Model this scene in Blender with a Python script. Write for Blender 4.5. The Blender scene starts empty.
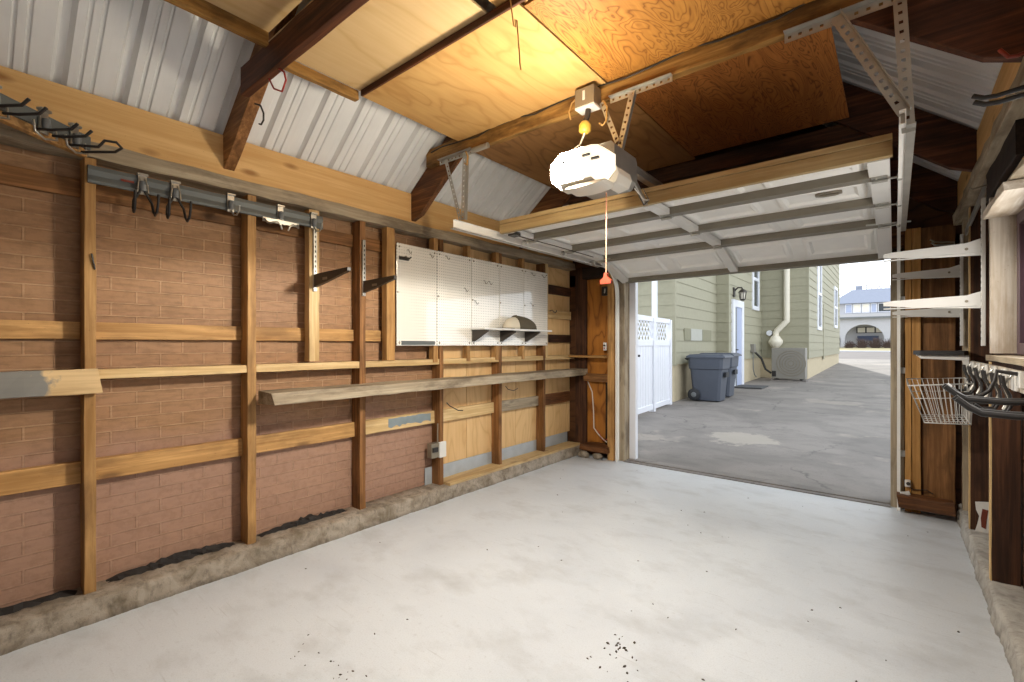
import bpy, math, random
from mathutils import Vector, Matrix
random.seed(7)
SC = bpy.context.scene
COL = SC.collection
R = math.radians

# ------------------------------------------------------------------ helpers
class MB:
    """collects faces in world coordinates and links them as one mesh object"""
    def __init__(s): s.v = []; s.f = []; s.m = []; s.sm = []
    def add(s, vs, fs, mi=0, smooth=False):
        b = len(s.v); s.v += [Vector(p) for p in vs]
        for f in fs: s.f.append([b+i for i in f]); s.m.append(mi); s.sm.append(smooth)
        return s
    def box(s, x0, x1, y0, y1, z0, z1, mi=0):
        v = [(x, y, z) for z in (z0, z1) for y in (y0, y1) for x in (x0, x1)]
        return s.add(v, [(0,2,3,1),(4,5,7,6),(0,1,5,4),(2,6,7,3),(0,4,6,2),(1,3,7,5)], mi)
    def obox(s, c, ax, ay, az, mi=0):
        c = Vector(c); ax = Vector(ax); ay = Vector(ay); az = Vector(az)
        v = [c+ax*i+ay*j+az*k for k in (-1,1) for j in (-1,1) for i in (-1,1)]
        return s.add(v, [(0,2,3,1),(4,5,7,6),(0,1,5,4),(2,6,7,3),(0,4,6,2),(1,3,7,5)], mi)
    def beam(s, p0, p1, up, w, h, mi=0):
        """bar from p0 to p1, w wide across, h high along up"""
        p0 = Vector(p0); p1 = Vector(p1); d = (p1-p0); n = d.normalized(); u = Vector(up); u = (u-n*u.dot(n)).normalized()
        return s.obox((p0+p1)/2, d/2, n.cross(u)*w/2, u*h/2, mi)
    def lumber(s, x0, x1, y0, y1, z0, z1, axis, jit=.003, step=.16, mi=0):
        """rough sawn board: long faces split along the grain and nudged"""
        lo = (x0,y0,z0); hi = (x1,y1,z1); a, b = [i for i in range(3) if i != axis]
        n = max(2, int((hi[axis]-lo[axis])/step)+1); rings = []
        for i in range(n+1):
            t = lo[axis]+(hi[axis]-lo[axis])*i/n; r = []
            for (p, q) in ((0,0),(1,0),(1,1),(0,1)):
                c = [0,0,0]; c[axis] = t + (random.uniform(-jit,jit) if i in (0,n) else 0)
                c[a] = (hi if p else lo)[a]+random.uniform(-jit,jit); c[b] = (hi if q else lo)[b]+random.uniform(-jit,jit); r.append(c)
            rings.append(r)
        return s.loft(rings, mi)
    def loft(s, rings, mi=0, smooth=False, caps=True, closed=True):
        k = len(rings[0]); vs = [p for r in rings for p in r]; fs = []
        for i in range(len(rings)-1):
            for j in range(k if closed else k-1):
                fs.append((i*k+j, i*k+(j+1)%k, (i+1)*k+(j+1)%k, (i+1)*k+j))
        s.add(vs, fs, mi, smooth)
        if caps:
            s.add(rings[0], [list(range(k))[::-1]], mi); s.add(rings[-1], [list(range(k))], mi)
        return s
    def tube(s, pts, r, n=8, mi=0, smooth=True, taper=None):
        pts = [Vector(p) for p in pts]; rings = []; prev = None
        for i, p in enumerate(pts):
            d = (pts[min(i+1,len(pts)-1)]-pts[max(i-1,0)])
            d = d.normalized() if d.length > 1e-9 else Vector((0,0,1))
            if prev is None:
                u = d.cross(Vector((0,0,1)))
                if u.length < .1: u = d.cross(Vector((1,0,0)))
            else: u = prev - d*prev.dot(d)
            u.normalize(); prev = u; w = d.cross(u)
            rr = r if taper is None else r*(1+(taper-1)*i/(len(pts)-1))
            rings.append([p+(u*math.cos(2*math.pi*k/n)+w*math.sin(2*math.pi*k/n))*rr for k in range(n)])
        return s.loft(rings, mi, smooth)
    def prism(s, poly, plane, d0, d1, mi=0, smooth=False):
        """poly in the two axes other than plane, pushed from d0 to d1"""
        def mk(p, d):
            return {0:(d,p[0],p[1]), 1:(p[0],d,p[1]), 2:(p[0],p[1],d)}[plane]
        return s.loft([[mk(p,d0) for p in poly],[mk(p,d1) for p in poly]], mi, smooth)
    def lathe(s, prof, c, n=20, mi=0, axis=2):
        rings = []
        for r, h in prof:
            ring = []
            for k in range(n):
                a = 2*math.pi*k/n; o = [r*math.cos(a), r*math.sin(a)]
                p = {2:(o[0],o[1],h), 0:(h,o[0],o[1]), 1:(o[0],h,o[1])}[axis]
                ring.append((c[0]+p[0], c[1]+p[1], c[2]+p[2]))
            rings.append(ring)
        return s.loft(rings, mi, True)
    def build(s, name, mats, parent=None, bevel=0, origin=None, label=None):
        if not isinstance(mats, (list, tuple)): mats = [mats]
        if origin is None:
            xs = [p.x for p in s.v]; ys = [p.y for p in s.v]; zs = [p.z for p in s.v]
            origin = Vector(((min(xs)+max(xs))/2, (min(ys)+max(ys))/2, min(zs)))
        origin = Vector(origin)
        me = bpy.data.meshes.new(name); me.from_pydata([p-origin for p in s.v], [], s.f)
        for m in mats: me.materials.append(m)
        for p, mi, sm in zip(me.polygons, s.m, s.sm): p.material_index = mi; p.use_smooth = sm
        me.update()
        import bmesh
        bm = bmesh.new(); bm.from_mesh(me); bmesh.ops.recalc_face_normals(bm, faces=bm.faces); bm.to_mesh(me); bm.free()
        o = bpy.data.objects.new(name, me); COL.objects.link(o)
        if parent is not None:
            o.parent = parent; o.location = origin - world(parent)
        else: o.location = origin
        if bevel:
            b = o.modifiers.new('bevel', 'BEVEL'); b.width = bevel; b.segments = 2; b.limit_method = 'ANGLE'
        if label: o['label'] = label
        return o
def world(o):
    l = Vector(o.location)
    while o.parent: o = o.parent; l += Vector(o.location)
    return l
def thing(name, label, cat, loc, group=None):
    o = bpy.data.objects.new(name, None); COL.objects.link(o); o.location = loc; o.empty_display_size = .05
    return tag(o, label, cat, group)
def tag(o, label, cat, group=None, kind=None):
    o['label'] = label; o['category'] = cat
    if group: o['group'] = group
    if kind: o['kind'] = kind
    return o
def struct(o, label=None):
    o['kind'] = 'structure'
    if label: o['label'] = label
    return o
def copy_tree(o, parent=None):
    c = o.copy(); COL.objects.link(c)
    if parent: c.parent = parent
    for ch in list(o.children): copy_tree(ch, c)
    return c

# ------------------------------------------------------------------ materials
class N:
    def __init__(s, name):
        s.m = bpy.data.materials.new(name); s.m.use_nodes = True; s.t = s.m.node_tree; s.t.nodes.clear()
        s.out = s.n('ShaderNodeOutputMaterial'); s.b = s.n('ShaderNodeBsdfPrincipled'); s.l(s.b, 0, s.out, 0)
    def n(s, k, **kw):
        x = s.t.nodes.new(k)
        for a, v in kw.items(): setattr(x, a, v)
        return x
    def l(s, a, i, b, j): s.t.links.new(a.outputs[i], b.inputs[j])
    def set(s, **kw):
        for k, v in kw.items():
            k = k.replace('_', ' ')
            s.b.inputs[k].default_value = v
    def math(s, op, a, b=None, c=None):
        x = s.n('ShaderNodeMath', operation=op)
        for i, q in enumerate((a, b, c)):
            if q is None: continue
            if isinstance(q, (int, float)): x.inputs[i].default_value = q
            else: s.l(q[0], q[1], x, i)
        return (x, 0)
    def ramp(s, src, stops, interp='LINEAR'):
        r = s.n('ShaderNodeValToRGB'); r.color_ramp.interpolation = interp; e = r.color_ramp.elements
        while len(e) > 1: e.remove(e[0])
        e[0].position = stops[0][0]; e[0].color = rgba(stops[0][1])
        for p, c in stops[1:]:
            q = e.new(p); q.color = rgba(c)
        s.l(src[0], src[1], r, 0); return (r, 0)
    def mix(s, fac, a, b, mode='MIX'):
        x = s.n('ShaderNodeMix', data_type='RGBA', blend_type=mode)
        for i, q in ((0, fac), (6, a), (7, b)):
            if isinstance(q, (int, float)): x.inputs[i].default_value = q
            elif isinstance(q, tuple) and hasattr(q[0], 'outputs'): s.l(q[0], q[1], x, i)
            else: x.inputs[i].default_value = rgba(q)
        return (x, 2)
    def coords(s, scale=(1,1,1), rand=True, rot=(0,0,0)):
        tc = s.n('ShaderNodeTexCoord'); src = (tc, 3)
        if rand:
            oi = s.n('ShaderNodeObjectInfo'); mul = s.n('ShaderNodeVectorMath', operation='MULTIPLY_ADD')
            cb = s.n('ShaderNodeCombineXYZ')
            for i in range(3): s.l(oi, 5, cb, i)
            s.l(cb, 0, mul, 0); mul.inputs[1].default_value = (13, 29, 17); s.l(tc, 3, mul, 2); src = (mul, 0)
        mp = s.n('ShaderNodeMapping'); mp.inputs['Scale'].default_value = scale; mp.inputs['Rotation'].default_value = rot
        s.l(src[0], src[1], mp, 0); return (mp, 0)
    def noise(s, co, scale, detail=4, rough=.55, dist=0):
        x = s.n('ShaderNodeTexNoise'); x.inputs['Scale'].default_value = scale; x.inputs['Detail'].default_value = detail
        x.inputs['Roughness'].default_value = rough; x.inputs['Distortion'].default_value = dist
        s.l(co[0], co[1], x, 0); return (x, 0)
    def bump(s, h, strength=.3, dist=.01):
        b = s.n('ShaderNodeBump'); b.inputs['Strength'].default_value = strength; b.inputs['Distance'].default_value = dist
        s.l(h[0], h[1], b, 'Height'); s.l(b, 0, s.b, 'Normal')
    def color(s, c): s.l(c[0], c[1], s.b, 'Base Color')
def rgba(c): return (c[0], c[1], c[2], 1) if len(c) == 3 else tuple(c)
def h(x):
    x = x.lstrip('#'); f = lambda v: v/12.92 if v <= .04045 else ((v+.055)/1.055)**2.4
    return tuple(f(int(x[i:i+2], 16)/255) for i in (0, 2, 4))
def plain(name, c, rough=.5, metal=0, var=0, **kw):
    m = N(name); m.set(Roughness=rough, Metallic=metal, **kw)
    if var:
        n = m.noise(m.coords((1,1,1)), 9, 5)
        m.color(m.ramp(n, [(.3, tuple(x*(1-var) for x in c)), (.7, tuple(min(1, x*(1+var*.6)) for x in c))]))
        m.bump(n, .08, .005)
    else: m.b.inputs['Base Color'].default_value = rgba(c)
    return m.m
CACHE = {}
def wood(kind, axis):
    """sawn lumber with the grain along axis 0/1/2"""
    key = (kind, axis)
    if key in CACHE: return CACHE[key]
    light, dark, knot, dirt, dirtc = {
        'stud':  ('c79b62', '99703f', .7, .5, '5f432a'),
        'old':   ('8a5a33', '4a2c17', .4, .5, '2e1d12'),
        'red':   ('6c4028', '331b10', .3, .5, '1a100a'),
        'rafter':('9f7044', '64411f', .55, .5, '37230f'),
        'new':   ('e0b97f', 'cfa165', .8, .05, '8f5f30'),
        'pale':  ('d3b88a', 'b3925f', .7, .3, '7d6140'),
        'grey':  ('b5a78f', '8f7f68', .5, .65, '57493a'),
        'beam':  ('b48a4c', '805a2a', .6, .75, '3b2714'),
        'dark':  ('5e3c26', '2c1a10', .4, .6, '150d08'),
        'black': ('3a291d', '1c130d', .3, .5, '0e0a07'),
        'door':  ('b09a70', '8f7850', .25, .35, '8b6c3f'),
        'jamb':  ('c8975a', '9d7038', .4, .25, '6b4a28'),
        'wash':  ('d6cec2', 'b3a592', .3, .5, '8a6f4f'),
    }[kind]
    m = N('wood_%s_%d' % (kind, axis)); m.set(Roughness=.62); m.b.inputs['Specular IOR Level'].default_value = .3
    sc = [22, 22, 22]; sc[axis] = 1.1
    co = m.coords(tuple(sc)); g = m.noise(co, 1.0, 6, .6, .6)
    sc2 = [70, 70, 70]; sc2[axis] = 2.2
    f = m.noise(m.coords(tuple(sc2)), 1.0, 3, .6)
    c = m.ramp(g, [(.32, h(dark)), (.62, h(light))])
    c = m.mix(m.math('MULTIPLY', m.ramp(f, [(.42, (1,1,1)), (.6, (0,0,0))]),   .55), c, h(dark))
    sk = [9, 9, 9]; sk[axis] = 3.4
    vo = m.n('ShaderNodeTexVoronoi'); vo.inputs['Scale'].default_value = .8; ck = m.coords(tuple(sk)); m.l(ck[0], ck[1], vo, 0)
    kn = m.ramp((vo, 0), [(.07, (1,1,1)), (.19, (0,0,0))])
    c = m.mix(m.math('MULTIPLY', kn, knot), c, h(dirtc))
    sd = [7, 7, 7]; sd[axis] = 2.4
    d = m.noise(m.coords(tuple(sd)), 1.0, 6, .62)
    c = m.mix(m.math('MULTIPLY', m.ramp(d, [(.47, (0,0,0)), (.64, (1,1,1))]), dirt), c, h(dirtc))
    oi = m.n('ShaderNodeObjectInfo'); hv = m.n('ShaderNodeHueSaturation')
    v = m.math('MULTIPLY_ADD', (oi, 5), .24, .88); m.l(v[0], v[1], hv, 'Value'); m.l(c[0], c[1], hv, 'Color'); c = (hv, 0)
    sp = m.noise(m.coords((1,1,1)), 95, 2, .5)
    c = m.mix(m.math('MULTIPLY', m.ramp(sp, [(.70, (0,0,0)), (.78, (1,1,1))]), .5), c, h(dirtc))
    m.color(c); m.bump(m.math('ADD', g, m.math('MULTIPLY', f, .5)), .4, .004)
    CACHE[key] = m.m; return m.m
def plywood(name, light, dark, axis, k=9, contrast=1.0, sc=(1.6, 1.6, 1.6), st=.35, dist=.35):
    """rotary cut veneer: contour lines of a stretched noise field"""
    m = N(name); m.set(Roughness=.55); m.b.inputs['Specular IOR Level'].default_value = .3
    s = list(sc); s[axis] *= st
    n = m.noise(m.coords(tuple(s)), 1.6, 2.5, .5, dist)
    f = m.math('PINGPONG', m.math('MULTIPLY', n, k*2.0), 1.0)
    s2 = [30, 30, 30]; s2[axis] = 1.6
    g = m.noise(m.coords(tuple(s2)), 1.2, 4, .6)
    a = m.math('MULTIPLY', m.ramp(f, [(0, (1,1,1)), (.28, (.25,.25,.25)), (.7, (0,0,0))]), contrast)
    c = m.mix(a, h(light), h(dark))
    c = m.mix(m.math('MULTIPLY', m.ramp(g, [(.4, (1,1,1)), (.62, (0,0,0))]), .25*min(1,contrast+.3)), c, h(dark))
    big = m.noise(m.coords((1,1,1)), 1.3, 3)
    c = m.mix(m.math('MULTIPLY', m.ramp(big, [(.45, (0,0,0)), (.75, (1,1,1))]), .3), c, h(dark))
    m.color(c); m.bump(a, .06, .002); return m.m

def mat_brick():
    m = N('brick_pattern_sheet'); m.set(Roughness=.6); m.b.inputs['Specular IOR Level'].default_value = .35
    tc = m.n('ShaderNodeTexCoord'); sp = m.n('ShaderNodeSeparateXYZ'); cb = m.n('ShaderNodeCombineXYZ')
    m.l(tc, 3, sp, 0); ys = m.math('SUBTRACT', (sp, 1), .03); m.l(ys[0], ys[1], cb, 0); m.l(sp, 2, cb, 1)
    b = m.n('ShaderNodeTexBrick'); b.inputs['Scale'].default_value = 1; b.inputs['Brick Width'].default_value = .222
    b.inputs['Row Height'].default_value = .0705; b.inputs['Mortar Size'].default_value = .0052; b.inputs['Mortar Smooth'].default_value = .35
    b.inputs['Color1'].default_value = rgba(h('a37c58')); b.inputs['Color2'].default_value = rgba(h('96704d')); b.inputs['Mortar'].default_value = rgba(h('b48e6a'))
    m.l(cb, 0, b, 0)
    co = m.coords((1,1,1), False)
    n1 = m.noise(co, 1.4, 4); n2 = m.noise(m.coords((4,4,22), False), 2.2, 5)
    c = m.mix(m.math('MULTIPLY', m.ramp(n1, [(.4, (0,0,0)), (.66, (1,1,1))]), .55), (b, 0), h('937159'))
    c = m.mix(m.math('MULTIPLY', m.ramp(n2, [(.46, (0,0,0)), (.7, (1,1,1))]), .5), c, h('6f5236'))
    n3 = m.noise(co, 60, 2); c = m.mix(m.math('MULTIPLY', m.ramp(n3, [(.7, (0,0,0)), (.8, (1,1,1))]), .25), c, h('c9ab8c'))
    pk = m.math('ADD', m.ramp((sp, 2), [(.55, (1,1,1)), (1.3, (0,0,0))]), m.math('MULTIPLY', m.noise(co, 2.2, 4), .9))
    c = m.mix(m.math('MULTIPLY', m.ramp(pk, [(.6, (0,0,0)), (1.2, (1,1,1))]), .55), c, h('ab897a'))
    fl = m.noise(co, 26, 4, .6); c = m.mix(m.math('MULTIPLY', m.ramp(fl, [(.40, (1,1,1)), (.52, (0,0,0))]), .16), c, h('634830'))
    m.color(c); m.bump(m.math('ADD', m.math('MULTIPLY', (b, 1), 1.0), m.math('MULTIPLY', fl, .12)), 1.0, .008); return m.m
def mat_concrete(name, c1, c2, c3, scale=1.0, crack=0, speck=.5, rough=.6, bumps=.15):
    m = N(name); m.set(Roughness=rough)
    co = m.coords((1,1,1), False)
    a = m.noise(co, .9*scale, 6, .6, .8); b = m.noise(m.coords((1,1.6,1), False, (0,0,.5)), 2.6*scale, 6, .62)
    s = m.noise(co, 38*scale, 3, .6)
    c = m.ramp(a, [(.34, h(c2)), (.6, h(c1))])
    c = m.mix(m.math('MULTIPLY', m.ramp(b, [(.5, (0,0,0)), (.75, (1,1,1))]), .55), c, h(c3))
    c = m.mix(m.math('MULTIPLY', m.ramp(s, [(.60, (0,0,0)), (.74, (1,1,1))]), speck*.6), c, h(c3))
    sk = m.noise(co, 95*scale, 2, .5); bl = m.noise(co, 5*scale, 3)
    c = m.mix(m.math('MULTIPLY', m.math('MULTIPLY', m.ramp(sk, [(.72, (0,0,0)), (.76, (1,1,1))]), m.ramp(bl, [(.5, (0,0,0)), (.62, (1,1,1))])), speck), c, h('3d3a36'))
    fine = m.noise(co, 150*scale, 3, .6); c = m.mix(m.math('MULTIPLY', m.ramp(fine, [(.40, (1,1,1)), (.52, (0,0,0))]), .16*min(1, speck*2)), c, h(c3))
    for rz, ph in ((.7, 0), (-.5, 3)):
        sc = m.noise(m.coords((1.2, 26, 1), False, (0, 0, rz)), 2.2*scale, 4, .6); g2 = m.noise(co, 1.9*scale+ph*.2, 3)
        c = m.mix(m.math('MULTIPLY', m.math('MULTIPLY', m.ramp(sc, [(.60, (0,0,0)), (.70, (1,1,1))]), m.ramp(g2, [(.50, (0,0,0)), (.62, (1,1,1))])), .42*min(1, speck*2)), c, h(c3))
    if crack:
        tcp = m.n('ShaderNodeTexCoord'); vm = m.n('ShaderNodeVectorMath', operation='DISTANCE'); m.l(tcp, 3, vm, 0); vm.inputs[1].default_value = (-1.72, 7.3, .03)
        pd = m.math('ADD', (vm, 1), m.math('MULTIPLY', m.noise(co, 1.6, 6, .7), 1.1))
        c = m.mix(m.math('MULTIPLY', m.ramp(pd, [(.95, (1,1,1)), (1.08, (0,0,0))]), .6), c, h('aaa296'))
        vo = m.n('ShaderNodeTexVoronoi', feature='DISTANCE_TO_EDGE'); vo.inputs['Scale'].default_value = crack
        w = m.noise(co, 3, 4); cc = m.n('ShaderNodeVectorMath', operation='MULTIPLY_ADD'); m.l(w[0], 1, cc, 0); cc.inputs[1].default_value = (.5,.5,.5); m.l(co[0], co[1], cc, 2)
        m.l(cc, 0, vo, 0)
        k = m.ramp((vo, 0), [(.0, (1,1,1)), (.012, (0,0,0))])
        gate = m.ramp(m.noise(co, .35, 2), [(.40, (0,0,0)), (.5, (1,1,1))])
        c = m.mix(m.math('MULTIPLY', m.math('MULTIPLY', k, gate), .7), c, h('4c4a48'))
        pt = m.ramp(m.noise(co, .55, 5, .65), [(.58, (0,0,0)), (.63, (1,1,1))])
        c = m.mix(m.math('MULTIPLY', pt, .45), c, h('a59b90'))
    m.color(c); m.bump(m.math('ADD', a, m.math('MULTIPLY', s, .4)), bumps, .006); return m.m
def mat_peg():
    m = N('pegboard_white'); m.set(Roughness=.3); m.b.inputs['Coat Weight'].default_value = 1.0; m.b.inputs['Coat Roughness'].default_value = .03; m.b.inputs['Coat IOR'].default_value = 1.7
    tc = m.n('ShaderNodeTexCoord'); sp = m.n('ShaderNodeSeparateXYZ'); m.l(tc, 3, sp, 0)
    fy = m.math('SUBTRACT', m.math('FRACT', m.math('DIVIDE', (sp, 1), .0254)), .5)
    fz = m.math('SUBTRACT', m.math('FRACT', m.math('DIVIDE', (sp, 2), .0254)), .5)
    d = m.math('SQRT', m.math('ADD', m.math('MULTIPLY', fy, fy), m.math('MULTIPLY', fz, fz)))
    k = m.ramp(d, [(.10, (1,1,1)), (.17, (0,0,0))])
    n = m.noise(m.coords(), 2.5, 3)
    c = m.ramp(n, [(.35, h('dcd6ca')), (.65, h('e6e1d6'))])
    m.color(m.mix(k, c, h('4a453c'))); return m.m
def mat_roof():
    m = N('ribbed_metal'); m.set(Roughness=.42, Metallic=.1)
    n = m.noise(m.coords((1,1,.3), False), 2.0, 4); f = m.noise(m.coords((3,40,3), False), 1.5, 3)
    c = m.ramp(n, [(.35, h('d9dada')), (.65, h('ebebea'))])
    c = m.mix(m.math('MULTIPLY', m.ramp(f, [(.5, (0,0,0)), (.7, (1,1,1))]), .05), c, h('a3a5a6'))
    m.color(c); return m.m
def mat_emit(name, c, s):
    m = N(name); m.set(Roughness=.3); m.b.inputs['Base Color'].default_value = rgba((.9,.88,.82))
    m.b.inputs['Emission Color'].default_value = rgba(c); m.b.inputs['Emission Strength'].default_value = s; return m.m
def mat_paintedboard():
    """pale board, one end still carrying old slate paint"""
    m = N('half_painted_board'); m.set(Roughness=.6)
    tc = m.n('ShaderNodeTexCoord'); sp = m.n('ShaderNodeSeparateXYZ'); m.l(tc, 3, sp, 0)
    g = m.noise(m.coords((22,1.2,22)), 1, 6, .6, .5); c = m.ramp(g, [(.35, h('ab8a5c')), (.62, h('d3b483'))])
    e = m.math('ADD', (sp, 1), m.math('MULTIPLY', m.noise(m.coords((1,1,1)), 14, 5), .28))
    k = m.ramp(e, [(.44, (1,1,1)), (.48, (0,0,0))])
    c = m.mix(m.math('MULTIPLY', k, .85), c, h('666d70')); m.color(c); m.bump(g, .25, .004); return m.m

M = dict(
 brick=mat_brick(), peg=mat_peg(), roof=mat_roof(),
 floor=mat_concrete('floor_concrete', 'd0d4d8', 'c5c9ce', 'a3a3a2', 1.0, 0, .5, .5, .1),
 drive=mat_concrete('driveway_concrete', '86807b', '716c68', '595552', .8, .55, .95, .8, .25),
 curb=mat_concrete('curb_concrete', 'aa9e8e', '7d705e', '382e23', 9.0, 0, 1.6, .85, 1.0),
 curbpale=mat_concrete('curb_pale_concrete', 'b9b4ab', '98928a', '55504a', 7.0, 0, 1.0, .85, .8),
 asphalt=mat_concrete('street_asphalt', '6f6968', '645f5e', '56514f', .5, 0, .5, .9, .2),
 ply_light=plywood('plywood_light', 'd6b98a', 'bb965f', 1, 7, .45),
 ply_sheet=plywood('plywood_yellow', 'cda468', 'a87a40', 1, 10, .55),
 ply_fir=plywood('plywood_fir', 'c18840', '7a4718', 1, 17, .9, (3.2, 3.2, 3.2), .24, 1.6),
 ply_fir_dark=plywood('plywood_fir_dark', 'a96c34', '5f3212', 1, 17, .95, (3.4, 3.4, 3.4), .24, 1.6),
 ply_brown=plywood('plywood_brown', '9c7346', '6d4a28', 1, 10, .7),
 ply_wall=plywood('plywood_wall', 'ddb884', 'b98d54', 2, 10, .45),
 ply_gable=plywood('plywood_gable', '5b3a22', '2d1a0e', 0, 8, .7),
 ply_corner=plywood('plywood_corner', 'b0722f', '6b3d16', 2, 9, .8),
 galv=plain('galvanized_steel', h('b5b3ac'), .38, .75, .12),
 track=plain('track_steel', h('efede7'), .35, .12, .05),
 white=plain('white_enamel', h('d6d4cf'), .35, 0, .03),
 whitepl=plain('white_vinyl', h('e9ebf2'), .4, 0, .02),
 doorpan=plain('garage_door_paint', h('eeede8'), .42, 0, .04),
 doorrail=plain('garage_door_rail_shaded', h('7c7567'), .45, .1, .08),  # colour deepened to carry the shading on the door rails
 grey=plain('grey_plastic', h('6d7174'), .45, 0, .06),
 rail=plain('dark_grey_rail', h('5c605f'), .45, .1, .06),
 black=plain('black_rubber', h('24211f'), .5, 0),
 blackm=plain('black_steel', h('3a342e'), .42, .2),
 chrome=plain('bright_zinc', h('b3b0a8'), .3, .85),
 red=plain('red_wire', h('a02c22'), .45),
 orange=plain('orange_plastic', h('7a2408'), .45),
 yellow=plain('yellow_plastic', h('d9b04a'), .45),
 cord=plain('pink_cord', h('8f5a42'), .6),
 wire=plain('tan_wire', h('b58c50'), .5),
 whitewire=plain('white_wire', h('d8d2c6'), .5),
 cap=plain('olive_cloth', h('544b3a'), .85, 0, .1),
 capbill=plain('beige_cloth', h('c7bca7'), .85, 0, .06),
 tar=plain('tar_paper', h('241f1c'), .8, 0, .3),
 steelbox=plain('steel_box', h('8e8574'), .45, .5, .1),
 slate=plain('slate_flashing', h('b4bbc0'), .5, .3, .1),
 siding=plain('green_siding', h('a09c86'), .75, 0, .05),
 found=plain('tan_foundation', h('c3b598'), .85, 0, .06),
 glass=plain('window_glass', h('3d4247'), .08, 0),
 purple=plain('plum_paint', h('5d4650'), .4, 0, .15),
 bin=plain('slate_bin', h('4a505c'), .5, 0, .05),
 bindark=plain('dark_rubber', h('25272b'), .6),
 acgrey=plain('ac_grey', h('8b877f'), .5, .2, .05),
 stucco=plain('grey_stucco', h('b9b9be'), .9, 0, .04),
 roofblue=plain('slate_shingle', h('8d93a3'), .85, 0, .1),
 navy=plain('navy_paint', h('39455f'), .6),
 shutter=plain('pale_blue_paint', h('aab4cf'), .6),
 hedge=plain('brown_twigs', h('5a4a45'), .9, 0, .3),
 lawn=plain('dry_lawn', h('b5a983'), .95, 0, .1),
 mat=plain('dark_mat', h('4b4b4c'), .85, 0, .1),
 lamp=mat_emit('lamp_lens', (1.0, .88, .68), 135.0),
 lampdim=mat_emit('lamp_lens_far_side', (1.0, .86, .64), 1.3),
 lens=plain('lens_white', h('e8e2d4'), .35),
 halfboard=mat_paintedboard(),
)

# ------------------------------------------------------------------ dimensions of the garage (metres)
XL, XR = -3.32, .52          # sheathing of the two long walls
YB, YF = -.95, 5.20          # back wall and front wall
PLT = 2.44                   # top of wall plates
XC = -1.40                   # ridge line
SL = .80                     # roof slope
def roof_z(x): return 2.70 + SL*((x+3.24) if x < XC else (.405-x))

# ------------------------------------------------------------------ shell
def build_shell():
    # floor slab with a slightly worn surface
    mb = MB(); mb.box(-3.5, .7, YB-.1, 5.30, -.12, 0); struct(mb.build('floor', M['floor'], origin=(0,0,0)))
    # left wall: brick pattern sheet
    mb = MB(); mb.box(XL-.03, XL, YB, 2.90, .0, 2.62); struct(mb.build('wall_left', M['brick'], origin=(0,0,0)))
    # right wall sheathing with a window opening
    mb = MB(); X0, X1 = XR, XR+.03
    for k in range(11):
        z0 = .08+k*.235; z1 = z0+.228
        for (y0, y1) in ([(YB, YF)] if not (1.1 < (z0+z1)/2 < 2.15) else [(YB, 2.5), (3.62, YF)]):
            mb.box(X0, X1, y0, y1, z0, z1)
    mb.box(X1, X1+.02, YB, 2.5, 0, 2.7); mb.box(X1, X1+.02, 3.62, YF, 0, 2.7); mb.box(X1, X1+.02, 2.5, 3.62, 0, 1.2); mb.box(X1, X1+.02, 2.5, 3.62, 2.1, 2.7)
    struct(mb.build('wall_right', wood('dark', 1), origin=(0,0,0)))
    # back wall with its gable
    mb = MB(); mb.prism([(-3.5,0),(.7,0),(.7,2.5),(XC,roof_z(XC)-.02),(-3.5,2.5)], 1, YB-.04, YB)
    struct(mb.build('wall_back', M['ply_gable'], origin=(0,0,0)))
    # front wall around the door opening
    mb = MB()
    mb.box(-3.36, -2.60, 5.24, 5.30, 0, 2.30); mb.box(.06, .56, 5.24, 5.30, 0, 2.30)
    mb.prism([(-3.36,2.15),(.56,2.15),(.56,2.45),(.3,2.68),(XC,roof_z(XC)-.05),(-3.1,2.68),(-3.36,2.45)], 1, 5.24, 5.30)
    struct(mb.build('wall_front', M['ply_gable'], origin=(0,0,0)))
    # jamb boards and the vinyl trim outside
    mb = MB(); mb.box(-2.60, -2.50, 5.17, 5.36, 0, 2.22); struct(mb.build('trim_1', wood('grey', 2), bevel=.003))
    mb = MB(); mb.box(-2.50, -2.42, 5.30, 5.37, 0, 2.2); struct(mb.build('trim_2', M['whitepl'], bevel=.003))
    mb = MB(); mb.box(-.03, .06, 5.17, 5.36, 0, 2.22); struct(mb.build('trim_3', wood('grey', 2), bevel=.003))
    mb = MB(); mb.box(-2.6, .06, 5.17, 5.24, 2.15, 2.40); struct(mb.build('trim_4', wood('old', 0), bevel=.003))
    # threshold strip
    mb = MB(); mb.box(-2.5, -.03, 5.14, 5.20, 0, .008); mb.box(-2.5, -.03, 5.23, 5.37, -.02, .012); struct(mb.build('trim_5', M['drive']))
build_shell()

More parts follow.
